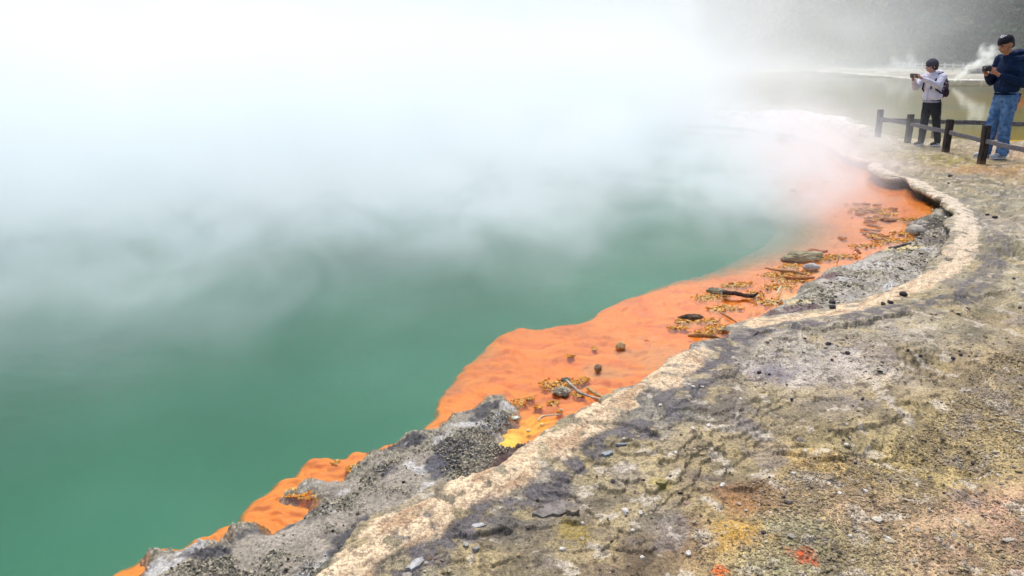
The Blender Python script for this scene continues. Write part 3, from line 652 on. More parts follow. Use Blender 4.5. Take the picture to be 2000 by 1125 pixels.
def wood_mat(name, c1, c2, axis, foot=None):
    b = NB(name); v = b.obj(); mp = b.n('Mapping'); b.L(v, mp.inputs[0])
    s_ = [60, 60, 60]; s_[axis] = 5; mp.inputs['Scale'].default_value = s_
    n_ = b.noise(mp.outputs[0], 1.0, 4, .6, .4); c = b.mix(b.ss(n_, .35, .68), c1, c2)
    if foot:
        sx = b.n('SeparateXYZ'); b.L(v, sx.inputs[0])
        c = b.mix(b.math('MULTIPLY', b.ss(b.math('ADD', sx.outputs[2], b.math('MULTIPLY', b.noise(v, 30, 3), .08)), .05, .14, 1, 0), .8), c, foot)
    b.principled(c, .8, .25, b.bump(n_, .6, .004)); return b.m
M_POST = wood_mat('dark_post_wood', srgb(38, 32, 30), srgb(70, 62, 58), 2, srgb(118, 92, 72))
M_POST2 = wood_mat('grey_post_wood', srgb(92, 84, 86), srgb(126, 116, 116), 2, srgb(140, 128, 118))
M_RAIL = wood_mat('weathered_rail', srgb(72, 68, 72), srgb(120, 116, 120), 0)
fence = bpy.data.objects.new('wooden_fence', None); COL.objects.link(fence)
tag(fence, 'low dark timber post and rail fence running past the two photographers', 'fence')
posts = [P(1714, 265), P(1772, 279), P(1846, 299), P(1916, 321), P(2014, 350), P(2135, 393)]
hts = [.50, .50, .53, .55, .54, .54]
back = [P(1824, 269), P(1950, 273.5), P(2075, 278)]
fx, fy = posts[0]
def post(i, p, h_, mt, ang, parent, tilt=(0, 0)):
    M = Matrix.Translation((p[0], p[1], h_ / 2 - .06)) @ Matrix.Rotation(ang, 4, 'Z') @ Matrix.Rotation(tilt[0], 4, 'X') @ Matrix.Rotation(tilt[1], 4, 'Y')
    return timber('post', (.095, .085, h_ + .12), M, mt, parent, seed=i)
for i, p in enumerate(posts): post(i, p, hts[i], M_POST2 if i == 0 else M_POST, .18, fence, (random.uniform(-.03, .03), random.uniform(-.02, .02)))
def rail(a, b_, z0, z1, th, parent, off=.0, hh=.085, mat=None, seed=0, cuts=9):
    a = Vector((*a, z0)); b_ = Vector((*b_, z1)); d = b_ - a; L = d.length
    M = Matrix.Translation((a + b_) / 2) @ d.to_track_quat('X', 'Z').to_matrix().to_4x4() @ Matrix.Translation((0, off, 0))
    return timber('rail', (L - .09, th, hh), M, mat or M_RAIL, parent, jit=.003, seed=seed, cuts=cuts)
for i in range(len(posts) - 1): rail(posts[i], posts[i + 1], .33, .33, .035, fence, 0, .062, seed=20 + i)
bk = [posts[0]] + back
for i, p in enumerate(back): post(30 + i, p, .5, M_POST2, .0, fence)
for i in range(len(bk) - 1): rail(bk[i], bk[i + 1], .30, .30, .04, fence, 0, .08, seed=40 + i)

# far pale fence
M_PALE = wood_mat('pale_fence_wood', srgb(196, 192, 186), srgb(226, 224, 220), 2)
ff = bpy.data.objects.new('wooden_fence', None); COL.objects.link(ff)
tag(ff, 'pale low post and rail fence running along the far shore below the wooded hill', 'fence')
fp = [P(a, b_) for a, b_ in ((1636,131),(1720,134),(1800,137.5),(1860,140),(1920,142.5),(1990,145.5),(2090,150))]
fl = []
for a, b_ in zip(fp[:-1], fp[1:]):
    k = max(1, int(math.dist(a, b_) / 1.5)); fl += [(a[0] + (b_[0] - a[0]) * t / k, a[1] + (b_[1] - a[1]) * t / k) for t in range(k)]
fl.append(fp[-1])
fzz = [.12] * len(fl)
for i, p in enumerate(fl):
    timber('post', (.14, .14, 1.0), Matrix.Translation((p[0], p[1], .28)), M_PALE, ff, seed=i, cuts=2)
    if i: 
        for zz in (.62, .34): rail(fl[i - 1], p, zz, zz, .05, ff, 0, .07, M_PALE, seed=i, cuts=2)

# ------------------------------------------------------------------ things on the shore
from mathutils import noise as mn
def attach(o, parent):
    o.parent = parent; return o
def gz(x, y):
    return float(ground_full(np.array([float(x)]), np.array([float(y)]))[0][0])
def pebble_pool(n=24, seed=3):
    rg = np.random.default_rng(seed); out = []
    bm = bmesh.new(); bmesh.ops.create_icosphere(bm, subdivisions=1, radius=1)
    Vb = np.array([v_.co[:] for v_ in bm.verts]); Fb = np.array([[v_.index for v_ in f.verts] for f in bm.faces]); bm.free()
    for k in range(n):
        V_ = Vb * rg.uniform(.72, 1.15, (len(Vb), 1)) * [1, rg.uniform(.6, .95), rg.uniform(.4, .75)]
        V_ = np.clip(V_, -rg.uniform(.6, .95, 3), rg.uniform(.6, .95, 3)); out.append(V_)
    return out, Fb
POOL, PF = pebble_pool()
def scatter(name, xs, ys, zs, rad, cols, flat=1.0, seed=1):
    rg = np.random.default_rng(seed); n = len(xs); Vs = np.zeros((n, 12 if len(POOL[0]) == 12 else len(POOL[0]), 3))
    base = np.array(POOL)[rg.integers(0, len(POOL), n)]
    a = rg.uniform(0, 6.283, n); ca, sa = np.cos(a)[:, None], np.sin(a)[:, None]
    x = base[..., 0] * ca - base[..., 1] * sa; y = base[..., 0] * sa + base[..., 1] * ca
    tx, ty = rg.normal(0, .18, n)[:, None], rg.normal(0, .18, n)[:, None]
    z = base[..., 2] * flat + x * tx + y * ty
    V = np.stack([x * rad[:, None] + xs[:, None], y * rad[:, None] + ys[:, None], z * rad[:, None] + zs[:, None]], -1)
    k = base.shape[1]; F = (PF[None] + (np.arange(n) * k)[:, None, None]).reshape(-1, 3)
    C = np.repeat(cols, k, 0)
    me = np_mesh(name, V.reshape(-1, 3), F, C, False)
    return link(name, me)
def poly_points(poly, n, rg):
    p = PL(poly); lo, hi = p.min(0), p.max(0); out = np.zeros((0, 2))
    while len(out) < n:
        q = rg.uniform(lo, hi, (n * 2, 2)); q = q[inside(q[:, 0], q[:, 1], p)]; out = np.vstack([out, q])
    return out[:n]
rg = np.random.default_rng(11)
M_PEB = attr_mat('pebble', fine=500, mid=120, var=.35, bstr=.3, bumpd=.002)
GR = [(1420,1190),(1360,1080),(1340,1000),(1380,945),(1500,930),(1520,905),(1640,880),(1700,850),(1790,830),(1850,780),(1900,720),(2080,640),(2200,900),(2200,1250)]
q = poly_points(GR, int(42000 / QF), rg)
dens = fbm(q[:, 0] * 2.2, q[:, 1] * 2.2, 901, 3); q = q[rg.random(len(q)) < sst(-.35, .12, dens) * .95 + .05]
hz = ground_full(q[:, 0], q[:, 1])[0]; rad = np.clip(rg.lognormal(-5.62, .42, len(q)), .0016, .014)
pal = srgb_np([(190,170,140),(160,140,118),(205,192,160),(150,138,126),(176,152,110),(132,112,92),(196,178,128),(214,204,186),(112,100,92),(182,150,132),(150,132,84),(88,80,78)])
pc = pal[rg.choice(12, len(q), p=[.17,.13,.14,.1,.13,.06,.08,.08,.02,.06,.025,.005])] * rg.uniform(.65, 1.15, (len(q), 1)) * .62
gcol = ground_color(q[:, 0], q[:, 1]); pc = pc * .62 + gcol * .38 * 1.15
tag(scatter('gravel', q[:, 0], q[:, 1], hz + rad * .22, rad, pc, seed=4), kind='stuff').data.materials.append(M_PEB)
FL = [(640,1190),(760,1110),(1000,1010),(1190,880),(1330,800),(1400,720),(1500,650),(1700,640),(1900,600),(2100,560),(2150,1200)]
q = poly_points(FL, int(7500 / QF), rg); q = q[rg.random(len(q)) < sst(-.2, .35, fbm(q[:, 0] * 3, q[:, 1] * 3, 903, 3)) * .8 + .12]
hz = ground_full(q[:, 0], q[:, 1])[0]; rad = np.clip(rg.lognormal(-5.3, .55, len(q)), .0022, .022)
pc = pal[rg.choice(12, len(q), p=[.1,.1,.12,.12,.06,.1,.06,.16,.08,.03,.02,.05])] * rg.uniform(.6, 1.2, (len(q), 1)) * .62
tag(scatter('loose_chips', q[:, 0], q[:, 1], hz + rad * .12, rad, pc, .45, seed=5), kind='stuff').data.materials.append(M_PEB)
qs = []
for (px, py, a, b_, an) in PATCH:
    gx, gy = P(px, py, WZ); n_ = int(min(1300, 60 + 30000 * a * b_) / QF * (3.2 if gy < 4.5 else 1)); t = rg.uniform(0, 6.283, n_); r_ = rg.random(n_) ** .6 * 1.15
    ex, ey = np.cos(t) * r_ * a, np.sin(t) * r_ * max(b_ * 1.5, .012); c_, s_ = math.cos(an), math.sin(an)
    qs.append(np.stack([gx + ex * c_ - ey * s_, gy + ex * s_ + ey * c_, np.full(n_, 1.0)], 1))
q = np.concatenate(qs); kq = fbm(q[:, 0] * 22, q[:, 1] * 22, 722, 4) + rg.normal(0, .15, len(q)) > -.12; q = q[kq]
dd = np.hypot(q[:, 0], q[:, 1]); rad = np.clip(rg.lognormal(0, .4, len(q)), .5, 2.2) * (.0016 + .00085 * dd)
pl3 = srgb_np([(226,156,52),(208,126,30),(232,196,116),(190,96,30),(214,178,112),(160,110,52)])
tag(scatter('orange_crust', q[:, 0], q[:, 1], WZ + rad * .35 - .001, rad, pl3[rg.choice(6, len(q), p=[.28,.2,.18,.12,.14,.08])] * rg.uniform(.6, 1.15, (len(q), 1)) * .9, .8, seed=8), kind='stuff').data.materials.append(M_PEB)
q = poly_points([(100,1000),(500,960),(800,780),(900,600),(1150,480),(1450,380),(1500,300),(1200,300),(300,560),(20,700)], 260, rg)
rad = rg.uniform(.0015, .0035, len(q)) * np.hypot(q[:, 0], q[:, 1]) / 3
tag(scatter('surface_bubbles', q[:, 0], q[:, 1], np.full(len(q), WZ) + rad * .1, rad, np.tile(srgb_np([220, 226, 220]) * .6, (len(q), 1)), .5, seed=12), kind='stuff').data.materials.append(M_PEB)
# ragged grains over the knobbly shelves and the crusts
q = poly_points([(260,1125),(300,1075),(450,1040),(610,950),(720,880),(850,835),(980,765),(1015,800),(985,850),(950,880),(800,960),(600,1100),(520,1180)], int(16000 / QF), rg)
ds_q = sdf(q[:, 0], q[:, 1], sh1) + .016 * fbm(q[:, 0] * 16, q[:, 1] * 16, 540, 4)
hq, cq, _ = shelf_h(q[:, 0], q[:, 1], ds_q); kq = (ds_q > 0) & (rg.random(len(q)) < cq * .9 + .03)
q, hq = q[kq], hq[kq]; rad = np.clip(rg.lognormal(-5.75, .4, len(q)), .0014, .009)
pl2 = srgb_np([(216,208,184),(170,160,136),(120,114,96),(70,68,60),(196,184,156),(150,142,124)])
tag(scatter('sinter_grit', q[:, 0], q[:, 1], hq + rad * .4, rad, pl2[rg.choice(6, len(q), p=[.26,.24,.16,.1,.12,.12])] * rg.uniform(.6, 1.1, (len(q), 1)) * .68, .9, seed=6), kind='stuff').data.materials.append(M_PEB)
q = poly_points(SH2, int(11000 / QF), rg)
ds_q = sdf(q[:, 0], q[:, 1], sh2) + .016 * fbm(q[:, 0] * 16, q[:, 1] * 16, 540, 4); dl_q = sdf(q[:, 0], q[:, 1], LAND)
hq, cq, _ = shelf_h(q[:, 0], q[:, 1], ds_q); hq = hq + (-.012) * (1 - sst(.2, .6, ds_q)) + .04 * sst(.1, .7, ds_q)
kq = (ds_q > 0) & (dl_q < -.02) & (rg.random(len(q)) < .25 + .7 * sst(.0, .3, fbm(q[:, 0] * 2.5, q[:, 1] * 2.5, 905, 3)))
q, hq = q[kq], hq[kq]; rad = np.clip(rg.lognormal(-4.95, .5, len(q)), .003, .03)
tag(scatter('sinter_rubble', q[:, 0], q[:, 1], hq + rad * .25, rad, pl2[rg.choice(6, len(q), p=[.2,.26,.16,.06,.18,.14])] * rg.uniform(.7, 1.1, (len(q), 1)) * .68, .5, seed=7), kind='stuff').data.materials.append(M_PEB)

def rock(name, loc, size, col, label, cat='stone', knob=0.0, sub=3, seed=0, rot=0, col2=None, group=None, sink=.3, flat=False):
    bm = bmesh.new(); bmesh.ops.create_icosphere(bm, subdivisions=sub, radius=1)
    of = Vector((seed * 3.1, seed * 1.7, 0))
    for v_ in bm.verts:
        d = v_.co.normalized(); r = 1 + .28 * mn.noise(d * 1.3 + of) + .12 * mn.noise(d * 3.4 + of)
        if flat: r = 1 + .45 * mn.noise(d * 2.1 + of); d = Vector((d.x, d.y, max(min(d.z, .45), -.45) * 1.6))
        if knob:
            vd = mn.voronoi(d * (6 if sub > 3 else 4) + of)[0][0]; r += knob * (.5 - vd) + knob * .5 * mn.noise(d * 9)
        v_.co = Vector((d.x * r * size[0], d.y * r * size[1], d.z * r * size[2]))
    me = bpy.data.meshes.new(name); bm.to_mesh(me); bm.free()
    for p in me.polygons: p.use_smooth = knob == 0 and not flat
    m_ = simple(name, srgb(*col, k=.95), srgb(*(col2 or [min(255, c * 1.25) for c in col]), k=.95), scale=1.5 / max(size), rough=.85, bump=.5, bscale=5 / max(size), bdist=.15 * size[2])
    o = link(name, me, m_); o.location = (loc[0], loc[1], loc[2] + size[2] * (1 - 2 * sink) * .8); o.rotation_euler = (0, 0, rot)
    tag(o, label, cat, group); return o
def wpx(px, py, z): return (*P(px, py, z), z)
def branch(name, pts, radii, col, label, col2=None, cat='stick', seed=0):
    """tapered, slightly crooked stick through world points"""
    pts = [Vector(p) for p in pts]; sp = smooth_line([tuple(p) for p in pts], n=5); rr = np.interp(np.linspace(0, 1, len(sp)), np.linspace(0, 1, len(radii)), radii)
    bm = bmesh.new(); rings_ = []; rd = random.Random(seed)
    for i, p in enumerate(sp):
        d = Vector(sp[min(i + 1, len(sp) - 1)] - sp[max(i - 1, 0)]).normalized(); a = d.cross(Vector((0, 0, 1))).normalized(); b_ = a.cross(d)
        rings_.append([bm.verts.new(Vector(p) + (a * math.cos(t) + b_ * math.sin(t)) * rr[i] * rd.uniform(.78, 1.2)) for t in [k * math.pi / 4 for k in range(8)]])
    for r0, r1 in zip(rings_[:-1], rings_[1:]):
        for k in range(8): bm.faces.new((r0[k], r0[(k + 1) % 8], r1[(k + 1) % 8], r1[k]))
    bm.faces.new(rings_[0][::-1]); bm.faces.new(rings_[-1])
    bmesh.ops.recalc_face_normals(bm, faces=bm.faces[:])
    me = bpy.data.meshes.new(name); bm.to_mesh(me); bm.free()
    for p in me.polygons: p.use_smooth = True
    o = link(name, me, simple(name, srgb(*col, k=.75), srgb(*(col2 or col), k=.75), scale=60, bump=.4, bdist=.003)); tag(o, label, cat); return o
W = WZ
GREY, DK, ORG = (150, 142, 122), (62, 58, 56), (190, 112, 50)
rock('sinter_lump', wpx(1097, 768, W), (.042, .034, .022), (118,112,94), 'grey knobbly sinter lump on yellow crust beside the twig tip', 'rock', .5, 4, 1, .3, (196,188,164))
rock('sinter_lump', wpx(1105, 744, W), (.022, .018, .014), (96,92,74), 'small dark knobbly lump where the pale twig starts, in orange shallows', 'rock', .5, 4, 2, 0, (170,162,130))
rock('sinter_ball', wpx(1212, 678, W), (.030, .028, .026), (176,140,92), 'round tan sinter ball alone in the orange water', 'rock', .10, 3, 3, 0, (206,176,128), sink=.35)
rock('sinter_lump', wpx(1168, 721, W), (.020, .024, .020), (122,104,86), 'small grey nodule poking out below the round tan ball', 'rock', .35, 4, 4, 0, (170,140,106))
rock('bark_flake', wpx(1263, 665, W), (.014, .009, .004), (176,84,40), 'tiny rust brown flake floating right of the round tan ball', 'flake', 0, 2, 5, .2, sink=.45)
rock('sinter_lump', wpx(1566, 505, W), (.19, .075, .05), (128,120,92), 'long low olive grey sinter hump at the water edge, largest in the shallows', 'rock', .22, 4, 6, .15, (176,166,130), sink=.35)
rock('sinter_lump', wpx(1402, 572, W), (.075, .035, .026), (120,114,92), 'grey knobbly lump at the thick end of the dark crooked stick', 'rock', .4, 4, 7, -.5, (176,168,140))
rock('stone', wpx(1584, 525, W), (.075, .032, .035), (150,148,142), 'pale grey wedge shaped stone behind the thin brown stick', 'stone', 0, 3, 8, .2, (196,194,188))
rock('bark_clump', wpx(1350, 621, W), (.075, .03, .018), (70,56,46), 'dark brown bark clump lying on orange crust near the deep water', 'bark', .3, 4, 9, .1, (110,90,70), sink=.3)
rock('stone', wpx(1788, 455, W), (.085, .07, .055), (150,144,132), 'smooth round grey stone in bright orange shallows below the overhang', 'stone', 0, 3, 10, 0, (182,176,160), sink=.25)
rock('stone', wpx(1032, 842, W), (.010, .009, .007), (190,176,130), 'tiny pale pebble in the yellow mud of the inlet', 'stone', 0, 3, 11)
rock('stone', wpx(1096, 802, W), (.011, .009, .007), (176,160,130), 'tiny tan pebble above the bone white twig', 'stone', .2, 3, 12)
rock('stone', wpx(1058, 830, W), (.010, .008, .006), (206,180,120), 'tiny buff pebble below the bone white twig', 'stone', .2, 3, 13)
rock('stone', wpx(1005, 817, W), (.024, .014, .008), (176,180,160), 'flat pale green grey stone at the tip of the knobbly shelf', 'stone', 0, 3, 14, .4)
branch('dark_stick', [wpx(1412,571,W+.03), wpx(1435,573,W+.035), wpx(1455,577,W+.02), wpx(1471,578,W+.02), wpx(1481,571,W+.05)], [.016,.015,.013,.014,.004], (56,42,38), 'dark crooked stick lying on pale crust in the shallows', (92,72,62))
branch('pale_twig', [wpx(1106,743,W+.022), wpx(1118,754,W+.02), wpx(1133,766,W+.012), wpx(1155,775,W+.012), wpx(1176,780,-.03)], [.007,.006,.005,.005,.004], (160,150,138), 'pale grey twig bridging the dark lump and the cream rim', (212,204,190))
branch('driftwood', [wpx(1147,757,W+.004), wpx(1162,768,W+.012), wpx(1180,777,W+.02)], [.008,.010,.008], (176,136,84), 'short tan piece of driftwood beside the pale grey twig', (212,178,124))
branch('bone_white_twig', [wpx(1052,822,W+.004), wpx(1058,814,W+.012), wpx(1075,811,W+.012), wpx(1096,809,W+.006)], [.005,.0055,.004,.0025], (214,196,160), 'bone white bent twig lying on the orange mud of the inlet', (236,224,200))
branch('thin_stick', [wpx(1494,523,W+.03), wpx(1520,528,W+.02), wpx(1550,530,W+.02), wpx(1573,536,W+.01)], [.006,.010,.010,.006], (176,120,72), 'thin brown stick reaching out over orange crust', (206,160,110))
branch('pale_stick', [wpx(1403,646,W+.01), wpx(1425,641,W+.015), wpx(1450,636,W+.03)], [.006,.010,.008], (206,172,116), 'straight pale stick pointing at the dark rim bend', (226,200,150))
branch('driftwood', [wpx(1344,656,W+.0), wpx(1362,655,W+.014), wpx(1385,656,W+.018), wpx(1408,662,W+.0)], [.006,.014,.014,.005], (186,140,76), 'tan driftwood piece floating just off the rim', (150,112,70))
branch('submerged_twig', [wpx(1408,611,W+.0), wpx(1424,620,W+.008), wpx(1442,632,W+.008)], [.004,.007,.005], (150,96,62), 'red brown twig half sunk among the crusts', (180,126,84))
branch('forked_twig', [wpx(1736,484,W+.02), wpx(1752,482,W+.05), wpx(1765,478,W+.07), wpx(1779,475,W+.1)], [.008,.012,.012,.008], (96,92,92), 'grey forked twig on pale mud near the water edge', (130,126,122))
branch('bleached_twig', [wpx(1637,498,W+.14), wpx(1638,506,W+.06), wpx(1635,512,W+.0)], [.004,.006,.006], (226,212,180), 'short bleached twig standing up among orange crusts')
branch('bleached_twig', [wpx(1518,574,W+.02), wpx(1521,566,W+.03), wpx(1526,558,W+.03)], [.005,.008,.004], (226,212,180), 'short bleached twig lying on crust left of the grey rubble')
branch('sunken_stick', [wpx(1532,541,W+.01), wpx(1560,544,W+.012), wpx(1590,542,W+.01)], [.008,.012,.008], (186,116,62), 'straight orange brown stick half sunk below the grey wedge stone')
def leaf(px0, py0, px1, py1, w_, col, label):
    a, b_ = Vector(wpx(px0, py0, W + .01)), Vector(wpx(px1, py1, W + .035)); d = b_ - a; n_ = Vector((-d.y, d.x, 0)).normalized()
    bm = bmesh.new(); L_, R_ = [], []
    for i in range(9):
        t = i / 8; ww = w_ * math.sin(math.pi * min(1, t * .9 + .1)) ** .7 * (1 - .35 * t); c = a + d * t + Vector((0, 0, .02 * math.sin(t * 5)))
        L_.append((bm.verts.new(c + n_ * ww + Vector((0, 0, .012))), bm.verts.new(c + n_ * ww + Vector((0, 0, .006)))))
        R_.append((bm.verts.new(c - n_ * ww), bm.verts.new(c - n_ * ww - Vector((0, 0, .006)))))
    for i in range(8):
        bm.faces.new((L_[i][0], L_[i + 1][0], R_[i + 1][0], R_[i][0])); bm.faces.new((L_[i][1], R_[i][1], R_[i + 1][1], L_[i + 1][1]))
        bm.faces.new((L_[i][0], L_[i][1], L_[i + 1][1], L_[i + 1][0])); bm.faces.new((R_[i][0], R_[i + 1][0], R_[i + 1][1], R_[i][1]))
    me = bpy.data.meshes.new('bark_strip'); bm.to_mesh(me); bm.free()
    o = link('bark_strip', me, simple('bark_strip', srgb(*col, k=.75), srgb(150, 96, 66, k=.7), 40)); tag(o, label, 'bark')
leaf(1572, 497, 1617, 487, .022, (176, 92, 56), 'rusty curled bark strip behind the long olive hump')
leaf(1665, 493, 1683, 491, .016, (190, 98, 56), 'short rusty bark strip right of the long olive hump')
# red-brown crust fragments standing in the far shallows
FR = [(1653,398,.03),(1666,396,.02),(1674,398,.05),(1692,398,.06),(1713,400,.06),(1681,408,.06),(1690,407,.04),(1700,411,.05),(1711,409,.05),(1679,417,.06),(1690,414,.05),(1745,407,.06),(1660,413,.03),(1700,425,.05),(1715,423,.07),(1728,424,.05),(1737,428,.09),(1698,430,.06),(1708,432,.04),(1664,425,.02),(1692,434,.04),(1705,440,.07),(1718,444,.04),(1694,449,.07),(1708,451,.07),(1703,456,.09),(1645,464,.05),(1714,467,.05),(1613,355,.05),(1549,371,.05),(1725,466,.04),(1731,461,.04)]
proto = [rock('crust_fragment', (0, 0, 0), (1, .62, .28), (150,98,74), 'flat red brown crust fragment standing in the pale shallows below the overhang', 'crust', .25, 3, 30 + k, 0, (186,140,108), 'red brown crust fragments in the shallows') for k in range(4)]
for i, (px, py, r_) in enumerate(FR):
    o = proto[i] if i < 4 else proto[i % 4].copy()
    if i >= 4: COL.objects.link(o)
    o.location = wpx(px, py, W + .008); o.scale = (r_ * .85, r_ * .85, r_ * .7); o.rotation_euler = (0, 0, random.uniform(-.5, .6))
o = proto[0]
# dark stones lying on the upper ground
DS = [(1628,572,.035),(1628,586,.04),(1740,587,.035),(1765,571,.045),(1725,592,.028),(1483,726,.022),(1503,728,.014),(1655,692,.024),(1617,676,.026),(1625,704,.014),(1573,657,.014),(1547,773,.014),(1685,774,.014),(1687,771,.010),(1673,889,.013),(1783,913,.014),(1740,935,.008),(1846,951,.011),(1905,877,.015),(1799,868,.010),(1490,1046,.014),(1490,966,.011),(1529,981,.013),(1503,932,.009),(1197,940,.014),(1338,914,.008),(1877,690,.020),(1772,692,.018),(1797,692,.020),(1862,696,.020),(1992,600,.020),(1980,545,.02),(1930,411,.035),(1945,415,.045),(1856,345,.05),(1852,360,.03),(1765,1037,.007),(1918,1010,.010),(1933,1074,.009),(1652,920,.010),(1050,969,.012),(1708,902,.008),(1835,1060,.006),(1598,1050,.008)]
pd_ = [rock('dark_stone', (0, 0, 0), (1, .78, .62), (74,68,72), 'small dark angular stone lying loose on the pale sinter ground', 'stone', 0, 2, 50 + k, 0, (84,78,80), 'dark stones scattered on the ground', flat=k % 2 == 0) for k in range(4)]
for i, (px, py, r_) in enumerate(DS):
    o = pd_[i] if i < 4 else pd_[i % 4].copy()
    if i >= 4: COL.objects.link(o)
    p = P(px, py); o.location = (*p, gz(*p) + r_ * .3); o.scale = (r_ * .62,) * 3; o.rotation_euler = (random.uniform(-.3, .3), random.uniform(-.3, .3), random.uniform(0, 6))
WS = [(1222,998,.014),(1251,998,.010),(1353,760,.012),(1371,757,.010),(1446,783,.010),(1384,831,.012),(1352,846,.010),(1319,893,.009),(1735,1049,.012),(1549,931,.010),(1236,1035,.008),(1099,1067,.011),(1345,1077,.012),(1411,946,.012),(1218,860,.008),(1290,792,.010),(1655,852,.012),(1573,880,.010),(1138,1015,.008),(1660,1048,.009),(1640,965,.010),(1690,965,.010),(1255,1085,.009)]
pw_ = [rock('pale_stone', (0, 0, 0), (1, .7, .5), (214,206,192), 'small pale chip of stone lying loose on the darker ground', 'stone', 0, 2, 70 + k, 0, (236,230,220), 'pale stone chips on the ground', flat=True) for k in range(3)]
for i, (px, py, r_) in enumerate(WS):
    o = pw_[i] if i < 3 else pw_[i % 3].copy()
    if i >= 3: COL.objects.link(o)
    p = P(px, py); o.location = (*p, gz(*p) + r_ * .25); o.scale = (r_,) * 3; o.rotation_euler = (random.uniform(-.3, .3), random.uniform(-.3, .3), random.uniform(0, 6))
def slab(px, py, a, b_, th, rot, col, label, seed):
    rg2 = random.Random(seed); n_ = 16; bm = bmesh.new(); rr_ = [rg2.uniform(.62, 1.1) for _ in range(n_)]
    top = [bm.verts.new((math.cos(t) * a * r_ * .95, math.sin(t) * b_ * r_ * .95, th * rg2.uniform(.85, 1.1))) for t, r_ in zip([k * 6.283 / n_ for k in range(n_)], rr_)]
    bot = [bm.verts.new((math.cos(t) * a * r_, math.sin(t) * b_ * r_, -.02)) for t, r_ in zip([k * 6.283 / n_ for k in range(n_)], rr_)]
    bm.faces.new(top); bm.faces.new(bot[::-1])
    for k in range(n_): bm.faces.new((top[k], bot[k], bot[(k + 1) % n_], top[(k + 1) % n_]))
    bmesh.ops.recalc_face_normals(bm, faces=bm.faces[:])
    me = bpy.data.meshes.new('sinter_plate'); bm.to_mesh(me); bm.free(); p = P(px, py)
    o = link('sinter_plate', me, simple('sinter_plate', srgb(*col, k=.7), srgb(*[c * .75 for c in col], k=.7), 40, bump=.6, bscale=70, bdist=.006)); o.location = (*p, gz(*p)); o.rotation_euler = (.05, .03, rot); tag(o, label, 'plate')
slab(1186, 884, .030, .014, .012, .5, (176,184,186), 'pale blue grey flake standing proud beside the slate band', 1)
slab(1216, 868, .034, .009, .010, .2, (150,158,160), 'narrow blue grey flake to the right of the paler one', 2)
slab(812, 1098, .045, .017, .006, .9, (208,206,202), 'chalky white plate of crust low down beside the slate band', 3)
slab(935, 1028, .026, .016, .006, .4, (206,204,204), 'small white crust plate left of the long overhanging one', 4)
slab(1085, 992, .085, .040, .018, .35, (156,146,138), 'long grey overhanging plate with a ragged dark lower edge', 5)
slab(1118, 998, .026, .018, .022, .2, (164,150,128), 'blocky tan lump at the end of the long grey plate', 6)
slab(1292, 945, .026, .014, .014, .2, (178,164,104), 'yellowish rounded plate among the layered grey rock', 7)
slab(930, 1072, .014, .010, .012, .8, (178,176,168), 'grey chip in the pile of broken plates near the bottom edge', 8)
slab(910, 1062, .012, .014, .010, .1, (196,190,172), 'cream chip in the pile of broken plates near the bottom edge', 9)

# ------------------------------------------------------------------ people
def cap_prims(bm, p0, r0, p1, r1):
    p0, p1 = Vector(p0), Vector(p1); d = p1 - p0
    for p, r_ in ((p0, r0), (p1, r1)): bmesh.ops.create_icosphere(bm, subdivisions=3, radius=r_, matrix=Matrix.Translation(p))
    if d.length > 1e-4:
        M = Matrix.Translation((p0 + p1) / 2) @ d.to_track_quat('Z', 'Y').to_matrix().to_4x4()
        bmesh.ops.create_cone(bm, cap_ends=True, segments=20, radius1=r0, radius2=r1, depth=d.length, matrix=M)
def fuse(name, prims, voxel, mat, parent, smooth=4, fold=0, fsc=14, seed=0):
    bm = bmesh.new()
    for pr in prims:
        if pr[0] == 'c': cap_prims(bm, *pr[1:])
        elif pr[0] == 'e':
            M = Matrix.Translation(pr[1]) @ (Matrix.Rotation(pr[3], 4, 'Y') if len(pr) > 3 else Matrix()) @ Matrix.Diagonal((*pr[2], 1))
            bmesh.ops.create_icosphere(bm, subdivisions=4, radius=1, matrix=M)
        elif pr[0] == 'b':
            M = Matrix.Translation(pr[1]) @ (Matrix.Rotation(pr[3], 4, 'Y') if len(pr) > 3 else Matrix()) @ Matrix.Diagonal((*pr[2], 1))
            bmesh.ops.create_cube(bm, size=1, matrix=M)
    me = bpy.data.meshes.new('tmp'); bm.to_mesh(me); bm.free()
    o = bpy.data.objects.new('tmp', me); COL.objects.link(o)
    md = o.modifiers.new('r', 'REMESH'); md.mode = 'VOXEL'; md.voxel_size = voxel
    if smooth: ms = o.modifiers.new('s', 'SMOOTH'); ms.iterations = smooth; ms.factor = .5
    dg = bpy.context.evaluated_depsgraph_get(); dg.update()
    m2 = bpy.data.meshes.new_from_object(o.evaluated_get(dg)); bpy.data.objects.remove(o); bpy.data.meshes.remove(me)
    m2.name = name; m2.materials.clear()
    if fold:
        nv = len(m2.vertices); co = np.zeros(nv * 3, np.float32); m2.vertices.foreach_get('co', co); co = co.reshape(-1, 3)
        nr = np.zeros(nv * 3, np.float32); m2.vertices.foreach_get('normal', nr); nr = nr.reshape(-1, 3)
        a = gnoise(co[:, 0] * fsc * .8 + co[:, 1] * fsc * .8 + seed, co[:, 2] * fsc * 1.3, 5 + seed); a2 = gnoise(co[:, 1] * fsc + co[:, 0] * 4, co[:, 2] * fsc * 2.2 + co[:, 0] * fsc * 1.4, 9 + seed)
        co += nr * (fold * (1 - 2.2 * np.abs(a)) + fold * .5 * a2)[:, None]; m2.vertices.foreach_set('co', co.ravel()); m2.update()
    for p in m2.polygons: p.use_smooth = True
    return link(name, m2, mat, parent)
def skin_m(n, c): return simple(n, srgb(*c, k=.78), srgb(c[0] * .86, c[1] * .76, c[2] * .74, k=.78), 30, .55, .1, spec=.35)
